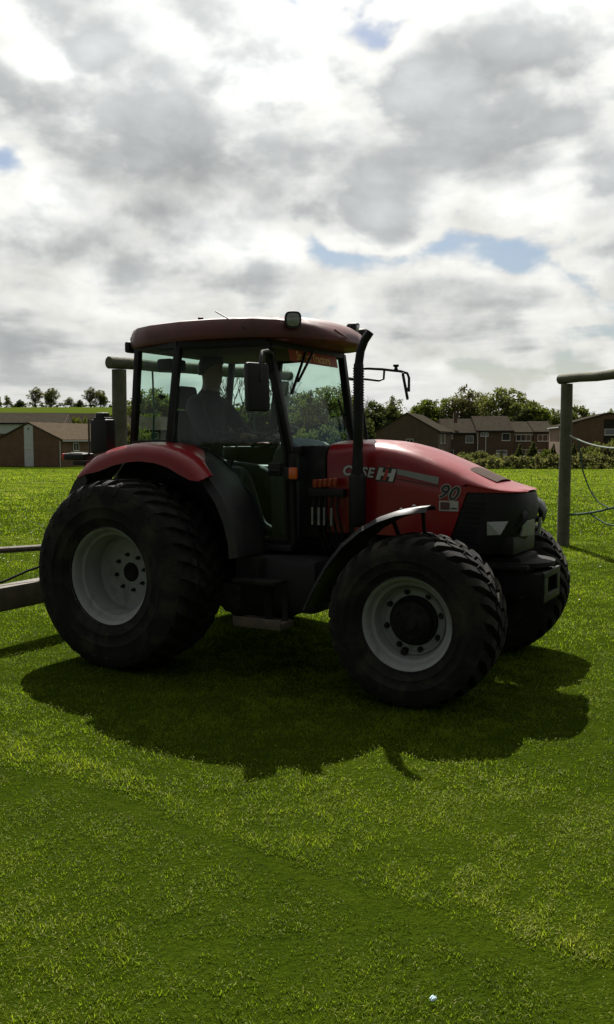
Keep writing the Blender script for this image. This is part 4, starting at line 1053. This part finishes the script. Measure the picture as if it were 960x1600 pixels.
# --- left of the tractor
h = house('brick_house', 'brown brick gable house with tall white panel at the field edge', (-34.05, 110), R(-20), 9.4, 15, 3.25, 5.25, 'y', 'brick_brown', 'roof_tile_pale',
          [('front', 0, 2.62, 1.15, .80, 1), ('right', 3.0, 2.4, 1.2, 1.0, 1), ('right', 9.5, 2.4, 1.2, 1.0, 1)], over=.3)
MB().poly([(-.66, -.035, -.3), (.66, -.035, -.3), (.66, -.035, 4.95), (0, -.035, 5.16), (-.66, -.035, 4.95)], (0, .033, 0)).build('panel', 'panel_white', h, None)
MB().box((0, -.045, 4.6), (.22, .02, .18)).build('vent', 'black_paint', h, None)
MB().tube([(4.55, -.06, -.5), (4.55, -.06, 3.1)], .05, 8).build('drainpipe', 'upvc', h)
h = house('clad_house', 'white clad house with brown roof at the left edge behind the brick gable', (-47.5, 146), R(6), 16, 9, 5.95, 7.6, 'x', 'brick_dark', 'roof_tile', [('front', 2.4, 5.1, 1.7, 1.0, 1), ('front', 4.9, 5.1, 1.7, 1.0, 1), ('front', -3, 5.1, 1.7, 1.0, 1)])
MB().box((0, -.01, 5.0), (15.6, .06, 1.5)).build('cladding', 'panel_white', h, None)
house('long_house', 'low house with long grey brown roof between the clad house and the log post', (-46.2, 170), R(4), 11, 9, 5.3, 8.2, 'x', 'brick_dark', 'roof_tile', [('front', -2, 4.4, 1.4, 1.0, 1), ('front', 2, 4.4, 1.4, 1.0, 1)])
house('gable_house', 'small dark house showing its gable right of the white panelled house', (-38.6, 178), R(-14), 6.6, 9, 5.6, 8.0, 'y', 'brick_dark', 'roof_tile', [('front', 0, 4.4, 1.4, 1.0, 1)])
house('gable_house', 'dark gabled house directly behind the log post by the cab', (-36.0, 160), R(-25), 7.0, 9, 4.9, 7.2, 'y', 'brick_dark', 'roof_tile', [('front', 0, 4.0, 1.4, 1.0, 1)])
house('terraced_house', 'brown house seen through the rear cab window', (-22, 165), R(5), 18, 9, 5.0, 7.4, 'x', 'brick_dark', 'roof_tile', [('front', -6, 4.1, 1.6, 1.1, 1), ('front', -1, 4.1, 1.6, 1.1, 1), ('front', 5, 4.1, 1.6, 1.1, 1)])
# --- right of the exhaust
house('brick_house', 'broad brown brick gable house above the tractor bonnet', (14.2, 128), R(-17), 9.0, 13, 4.45, 6.95, 'y', 'brick_dark', 'roof_tile', [('front', .45, 2.95, 1.05, .90, 1), ('right', 2.4, 3.4, 1.2, 1.3, 1), ('right', 6.0, 3.4, 1.2, 1.3, 1), ('right', 4, 1.2, 1.2, 1.3, 1)])
house('white_house', 'small pale walled house between the exhaust and the brick gable', (6.2, 150), R(-10), 5.0, 8, 4.6, 6.1, 'y', 'panel_white', 'roof_tile', [('front', 0, 3.4, 1.1, .9, 1)])
TG = 'terraced houses beyond the hedge'
house('terraced_house', 'terraced house with short chimney next to the brick gable', (23.75, 140), 0, 5.1, 9, 4.30, 6.45, 'x', 'brick_dark', 'roof_tile', [('front', -1.65, 3.75, 1.25, .62, 0), ('front', 1.55, 3.35, 1.25, 1.15, 0), ('front', -1.5, 1.1, 1.3, 1.2, 1)], TG, (-.5, 1.2))
h = house('terraced_house', 'taller terraced house with white door left of the hedge gap', (29.25, 139.6), 0, 5.88, 9, 4.65, 6.85, 'x', 'brick_dark', 'roof_tile', [('front', -1.7, 4.1, 1.25, .62, 0), ('front', 1.65, 3.70, 1.3, 1.15, 0), ('front', 1.0, .9, 1.7, 1.5, 1), ('front', -2.2, 1.2, .8, .9, 0)], TG)
MB().tube([(-1.5, -.08, -.5), (-1.5, -.08, 4.7)], .07, 8).build('drainpipe', 'upvc', h); MB().tube([(-2.75, -.08, -.5), (-2.75, -.08, 4.6)], .06, 8).build('drainpipe', 'upvc', h)
h = house('terraced_house', 'terraced house with white fascia over a wide white window', (33.75, 140.2), 0, 3.1, 9, 4.38, 6.0, 'x', 'brick_dark', 'roof_tile', [('front', .0, 3.55, 2.35, 1.0, 2), ('front', .4, 1.1, 1.3, 1.3, 1)], TG)
MB().box((0, -.04, 4.16), (3.0, .06, .34)).build('fascia', 'upvc', h, None)
house('terraced_house', 'terraced house with wide three light window left of the small gable', (37.0, 140.0), 0, 3.35, 9, 4.45, 6.05, 'x', 'brick_dark', 'roof_tile', [('front', .1, 3.55, 2.4, 1.05, 2), ('front', -.4, 1.1, 1.2, 1.2, 1)], TG)
house('porch_house', 'narrow terraced house with small front gable behind the log post', (40.4, 139.0), 0, 3.3, 6, 4.25, 4.95, 'y', 'brick_brown', 'roof_tile_pale', [('front', 0, 3.4, 1.9, 1.1, 2), ('front', .2, 1.2, 1.4, 1.1, 1)], TG)
house('terraced_house', 'terraced house half hidden by the log post on the right', (44.0, 141.5), 0, 4.4, 9, 4.45, 6.05, 'x', 'brick_dark', 'roof_tile', [('front', -.6, 3.5, 1.6, 1.0, 1)], TG)
h = house('brick_house', 'dark brick gable house at the right edge above the tall bush', (40.3, 120), R(-8), 12.6, 12, 5.0, 6.75, 'y', 'brick_brown', 'roof_tile', [('front', .1, 4.30, 1.35, .82, 0)])
MB().box((.1, -.02, 3.0), (1.6, .05, 1.6)).build('tile_hanging', 'roof_tile', h, None); MB().box((.1, -.02, 5.4), (1.6, .05, 1.2)).build('tile_hanging', 'roof_tile', h, None)

# white car glimpsed over the hedge
e = empty('parked_car', (32.6, 128, GZ)); tag(e, 'small white car parked behind the hedge near the terraced houses', 'car')
prof = [(-1.95, .35), (-1.95, .78), (-1.75, .90), (-1.25, .98), (-.75, 1.42), (.55, 1.45), (1.15, 1.00), (1.75, .86), (1.95, .70), (1.95, .35)]
MB().loft([[(x, y, z) for x, z in prof] for y in (-.82, .82)]).build('body', 'car_white', e, 30)
for s in (-1, 1): MB().poly([(-1.05, s * .825, 1.0), (-.66, s * .825, 1.36), (.48, s * .825, 1.38), (.95, s * .825, 1.0)], (0, s * .01, 0)).build('side_window', 'window_glass', e, None)
for x in (-1.2, 1.2):
    for s in (-1, 1): MB().lathe([(.18, -.1), (.30, -.1), (.32, -.07), (.32, .07), (.30, .1), (.18, .1)], (x, s * .78, .32), (0, 1, 0), 18).build('wheel', 'rubber', e)

# ------------------------------------------------------------------ trees and shrubs
def leaves(name, lobes, n, size, m_, seed, hollow=.55, flat=.0):
    r = np.random.default_rng(seed); vol = np.array([l[3] * l[4] * l[5] for l in lobes]) ** .67; vol /= vol.sum()
    P = []; TI = []
    for l, f in zip(lobes, vol):
        k = max(6, int(n * f)); d = r.normal(size=(k, 3)); d /= np.linalg.norm(d, axis=1)[:, None]
        rad = hollow + (1 - hollow) * r.random(k) ** .5
        # clumps: pull leaves towards a few sub-centres so the outline is uneven
        nc = max(5, int(k / 45)); cd = r.normal(size=(nc, 3)); cd /= np.linalg.norm(cd, axis=1)[:, None]; crd = .62 + .40 * r.random(nc)
        pick = r.integers(0, nc, k); cen = cd[pick] * crd[pick, None]
        q = np.where((r.random(k) < .8)[:, None], cen + r.normal(size=(k, 3)) * .17, d * rad[:, None])
        P.append(np.array(l[:3]) + q * np.array(l[3:6])); TI.append(np.clip(.2 + .5 * r.random(k) + .35 * (r.random(nc)[pick] - .5), 0, 1))
    P = np.concatenate(P); TI = np.concatenate(TI); k = len(P)
    a = r.normal(size=(k, 3)); a /= np.linalg.norm(a, axis=1)[:, None]; b_ = np.cross(a, r.normal(size=(k, 3))); b_ /= np.linalg.norm(b_, axis=1)[:, None]
    s_ = size * r.uniform(.6, 1.4, k)[:, None]
    V = np.stack([P - a * s_, P + b_ * s_ * .55, P + a * s_, P - b_ * s_ * .55], 1).reshape(-1, 3)
    me = bpy.data.meshes.new(name); me.from_pydata(V.tolist(), [], np.arange(4 * k).reshape(-1, 4).tolist())
    at = me.attributes.new('tint', 'FLOAT', 'POINT'); at.data.foreach_set('value', np.repeat(TI, 4).astype(np.float32)); me.materials.append(MATS[m_]); return me
def trunk(name, h, r, lobes, seed, top=.55):
    rd = random.Random(seed); b_ = MB(); x = y = 0.0; pts = []
    for k in range(6): pts.append((x, y, h * k / 5)); x += rd.uniform(-.03, .03) * h; y += rd.uniform(-.03, .03) * h
    b_.tube(pts, [r * (1.25 - .75 * k / 5) for k in range(6)], 9)
    for l in lobes:
        k = rd.randint(2, 4); s_ = Vector(pts[k]); t = Vector(l[:3]); mid = s_.lerp(t, .5) + Vector((rd.uniform(-.2, .2), rd.uniform(-.2, .2), .3))
        b_.tube([s_, mid, t], [r * .5, r * .32, r * .08], 6)
    return b_.mesh(name, 'bark', 40)
def twig_tree(seed, H):
    """bare crown of fine twigs: limbs that fork and thin"""
    rd = random.Random(seed); b_ = MB()
    def grow(p, d, L, r, dep):
        q = p + d * L; b_.tube([p, p.lerp(q, .5) + Vector((rd.uniform(-.06, .06) * L, rd.uniform(-.06, .06) * L, 0)), q], [r, r * .85, r * .68], 5 if dep < 2 else 3, cap=False)
        if dep >= 5: return
        for _ in range(3 if dep < 4 else 4):
            nd = (d + Vector((rd.uniform(-.75, .75), rd.uniform(-.75, .75), rd.uniform(-.15, .55)))).normalized(); grow(q, nd, L * rd.uniform(.62, .82), r * .58, dep + 1)
    grow(Vector((0, 0, 0)), Vector((0, 0, 1)), H * .26, H * .020, 0); return b_
def rlobes(seed, H, W, n, low=.35):
    rd = random.Random(seed); L = []
    for k in range(n):
        a = rd.uniform(0, 6.28); zz = low + (1 - low) * (k + .5) / n; rr = W * .5 * math.sin(math.pi * min(.95, max(.12, (zz - low) / (1 - low) * .8 + .18))) * rd.uniform(.35, .75)
        s_ = rd.uniform(.20, .30) * W; L.append((rr * math.cos(a), rr * math.sin(a), H * zz - s_ * .35, s_, s_, s_ * rd.uniform(.7, .95)))
    L.append((0, 0, H * (low + .3), W * .30, W * .30, H * .24)); return L
KIND = {}
for kn, H, W, n, nl, sz, m_, low in (('oak', 12, 12, 13, 9000, .26, 'leaf_green', .30), ('ash', 13, 9, 11, 5200, .24, 'leaf_olive', .34), ('lime', 10, 8, 9, 7500, .26, 'leaf_bright', .20), ('dark', 10, 8, 9, 8500, .27, 'leaf_dark', .12), ('round', 9, 9, 10, 6500, .28, 'leaf_green', .26)):
    lb = rlobes(hash(kn) % 97 if False else len(kn) * 13 + ord(kn[0]), H, W, n, low)
    KIND[kn] = (H, leaves('crown', lb, nl, sz, m_, ord(kn[0]), .5), trunk('trunk', H * .62, .030 * H, lb, ord(kn[1])))
KIND['bare'] = (11, None, twig_tree(3, 12).mesh('trunk', 'bark', 40, False))
KIND['bare_wide'] = (11, None, twig_tree(8, 12).mesh('trunk', 'bark', 40, False))
NAMES = dict(oak='broad_tree', ash='sparse_tree', lime='pale_green_tree', dark='dark_tree', round='round_tree', bare='bare_tree', bare_wide='bare_tree')
def tree(kind, px, top, Y, base_z, label, group, wide=1.0, rz=None):
    """px, top: where its crown top was measured, turned once into metres here"""
    H0, cr, tk = KIND[kind]; X = (px - 480) / 1400 * Y; H = 1.72 + (687 - top) / 1400 * Y - base_z
    e = empty(NAMES[kind], (round(X, 2), Y, base_z), rz if rz is not None else random.uniform(0, 6.28)); tag(e, label, 'tree', group)
    sc = H / H0
    for nm, me in (('trunk', tk), ('crown', cr)):
        if me: o_ = link(nm, me, e); o_.scale = (sc * wide, sc * wide, sc)
    return e
HG = 'trees on the hill skyline'; RG = 'trees behind the houses'
def hz_(px, Y): return float(hill_z((px - 480) / 1400 * Y, Y)) - .3
Yh = 425
for kind, px, top, wd, lb in (('ash', 59, 607, 1.25, 'round tree on the skyline, left one of the pair near the left edge'), ('oak', 83, 608, .85, 'darker round tree on the skyline, right one of the left pair'),
                              ('ash', 144, 607, 1.15, 'tall rounded tree on the skyline, left one of the pair by the log post'), ('oak', 160, 611, .95, 'leaning rounded tree on the skyline nearest the log post'),
                              ('ash', 14, 619, 1.0, 'pale small tree on the skyline near the left edge'), ('lime', -4, 617, 1.2, 'tree cut by the left edge on the skyline'), ('dark', 34, 626, 1.6, 'low dark bush left of the skyline pair'), ('ash', 112, 622, 1.5, 'low sparse tree between the two skyline pairs'), ('dark', 127, 626, 1.6, 'low dark bush left of the right skyline pair'), ('dark', 183, 624, 1.3, 'dark bush on the skyline behind the log post')):
    tree(kind, px, top, Yh, hz_(px, Yh), lb, HG, wd)
for kind, px, top, Y, wd, lb in (
        ('bare', 592, 611, 185, 1.0, 'bare twiggy tree just right of the exhaust pipe'), ('dark', 588, 634, 178, 1.3, 'dark evergreen low behind the exhaust pipe'), ('ash', 613, 625, 182, 1.0, 'thin olive tree left of the brick gable'), ('dark', 608, 640, 176, 1.2, 'dark low tree behind the left slope of the brick gable'),
        ('bare_wide', 640, 628, 200, 1.0, 'bare grey tree above the brick gable ridge'), ('lime', 662, 629, 178, 1.0, 'fresh green tree right of the brick gable ridge'), ('oak', 686, 627, 180, .8, 'mid green bushy tree above the first terraced roof'),
        ('ash', 721, 609, 180, 1.0, 'tall sparse tree with visible limbs above the terrace'), ('ash', 745, 619, 188, 1.2, 'thin brownish tree right of the tall sparse one'), ('bare', 762, 616, 200, 1.1, 'bare tree left of the biggest oak'), ('oak', 793, 611, 176, 1.12, 'biggest broad oak standing over the taller terraced house'),
        ('lime', 836, 633, 172, 1.0, 'light green tree left of the log post'), ('dark', 815, 643, 170, 1.3, 'dark low tree under the big oak'), ('oak', 866, 642, 175, .9, 'dark green tree touching the log post on its left'), ('round', 903, 640, 178, .95, 'rounded tree just right of the log post'),
        ('bare_wide', 928, 634, 185, 1.1, 'bare twiggy tree right of the log post'), ('lime', 962, 640, 180, 1.0, 'green tree cut by the right edge of the picture'),
        ('oak', 232, 612, 190, .95, 'green tree seen through the rear side window'), ('lime', 262, 622, 180, 1.0, 'lighter tree seen beside the centre cab pillar'), ('dark', 300, 630, 185, 1.3, 'dark tree hidden behind the driver'), ('bare', 372, 560, 95, .9, 'near bare tree seen past the driver through the door'), ('bare_wide', 447, 555, 88, .8, 'near bare tree seen at the left of the windscreen'),
        ('dark', 400, 628, 170, 1.3, 'dark tree seen through the front of the door'), ('oak', 500, 610, 160, .9, 'green tree seen through the middle of the windscreen'), ('round', 470, 622, 165, 1.0, 'round tree seen above the dashboard'), ('ash', 535, 606, 170, 1.0, 'olive tree seen beside the far windscreen pillar'), ('dark', 545, 636, 150, 1.3, 'dark tree low behind the exhaust and windscreen')):
    tree(kind, px, top, Y, GZ, lb, RG, wd)
# hedges and garden shrubs
SH = {}
for kn, m_, seed in (('leafy', 'leaf_green', 3), ('pale', 'leaf_bright', 4), ('deep', 'leaf_dark', 5), ('dull', 'leaf_olive', 6)):
    rd = random.Random(seed); lb = [(rd.uniform(-.9, .9), rd.uniform(-.4, .4), rd.uniform(.35, .75), rd.uniform(.4, .65), rd.uniform(.4, .6), rd.uniform(.35, .5)) for _ in range(7)]
    SH[kn] = leaves('foliage', lb, 2600, .075, m_, seed, .5)
rd = random.Random(2); SH['cone'] = leaves('foliage', [(0, 0, .25 + .3 * k, .52 - .10 * k, .52 - .10 * k, .34) for k in range(5)], 2600, .07, 'leaf_dark', 9, .5)
stem_me = MB().tube([(0, 0, -.1), (.02, 0, .3), (0, .02, .6)], [.05, .04, .02], 6).mesh('stem', 'bark')
def shrub(kind, px, top, Y, w, label, name='shrub', group='shrubs along the far field edge'):
    X = (px - 480) / 1400 * Y; gz = float(ground_z(X, Y)) - .05; H = 1.72 + (687 - top) / 1400 * Y - gz
    e = empty(name, (round(X, 2), Y, gz), random.uniform(-.4, .4)); tag(e, label, 'shrub', group)
    k = H / (1.15 if kind != 'cone' else 1.72)
    o_ = link('foliage', SH[kind], e); o_.scale = (w / 2.6 if kind != 'cone' else w, min(w / 2.6, 1.6) if kind != 'cone' else w, k)
    o_ = link('stem', stem_me, e); o_.scale = (1, 1, k)
for kind, px, top, Y, w, lb in (('leafy', 722, 706, 104, 3.2, 'green shrub just above the bonnet front'), ('dull', 747, 704, 106, 2.8, 'rounded dull shrub under the taller terraced house'), ('leafy', 768, 711, 103, 3.0, 'leafy shrub left of the white car'), ('dull', 790, 712, 104, 3.0, 'low dull shrub below the white car'),
                                ('leafy', 812, 713, 103, 3.0, 'low leafy shrub right below the white car'), ('pale', 848, 703, 109, 2.3, 'bright yellow green shrub between two dark conifers'), ('deep', 836, 713, 104, 2.8, 'dark low shrub left of the yellow green one'), ('dull', 858, 713, 103, 2.8, 'low dull shrub under the yellow green one'), ('leafy', 880, 712, 104, 2.8, 'leafy shrub at the left side of the log post'),
                                ('dull', 906, 709, 103, 3.2, 'dull shrub just right of the log post'), ('leafy', 926, 703, 105, 3.6, 'leafy bush right of the log post below the dark house'), ('leafy', 932, 690, 112, 4.0, 'tall leafy bush against the dark gable house'), ('dull', 952, 692, 110, 4.2, 'big olive bush at the right edge'), ('leafy', 962, 686, 113, 4.0, 'tallest bush cut by the right edge'),
                                ('pale', 118, 654, 160, 5.0, 'bright green shrub behind the pale roofed house'), ('leafy', 178, 664, 120, 3.0, 'green shrub beside the log post left of the cab'), ('dull', 195, 660, 125, 4.0, 'olive shrub right behind the left log post'), ('leafy', 225, 668, 112, 4.0, 'green shrub low in the rear side window'), ('leafy', 470, 668, 110, 6.0, 'low green shrub seen through the windscreen'), ('dull', 505, 664, 112, 5.0, 'dull shrub seen above the dashboard'), ('deep', 540, 672, 108, 4.0, 'dark shrub seen at the far corner of the windscreen'), ('leafy', 350, 668, 112, 7.0, 'wide green shrub seen past the driver')):
    shrub(kind, px, top, Y, w, lb)
for px, top, Y, w, lb in ((811, 694, 114, 1.5, 'dark conical conifer right of the white car'), (832, 691, 112, 2.0, 'widest dark conifer in front of the three light window'), (864, 694, 112, 1.4, 'dark conifer between yellow green shrub and log post'), (783, 704, 112, .9, 'small dark conifer by the white door'), (896, 693, 116, 1.4, 'dark conifer just right of the log post')):
    shrub('cone', px, top, Y, w, lb, 'conifer', 'dark conifers in the gardens')
# hedge along the hill crest and along the foot of the houses
def hedge(name, a, c, n, hgt, wdt, m_, seed, zf, label):
    r = random.Random(seed); lb = []
    for k in range(n):
        t = (k + .5) / n; x = a[0] + (c[0] - a[0]) * t; y = a[1] + (c[1] - a[1]) * t; hh = hgt * r.uniform(.75, 1.2); L = math.dist(a, c) / n
        lb.append((x, y, zf(x, y) + hh * .45, L * .75, wdt, hh * .6))
    me = leaves('hedge', lb, n * 190, hgt * .14, m_, seed, .4); tag(link(name, me), label, 'hedge', None, None)
hedge('hedge', (-170, 428), (70, 428), 60, 2.6, 1.6, 'leaf_dark', 21, lambda x, y: float(hill_z(x, y)), 'dark hedge running along the crest of the green hill')
hedge('hedge', (17, 101), (62, 101), 34, 1.5, 1.0, 'leaf_olive', 22, lambda x, y: float(ground_z(x, y)), 'long scruffy hedge at the far field edge on the right')
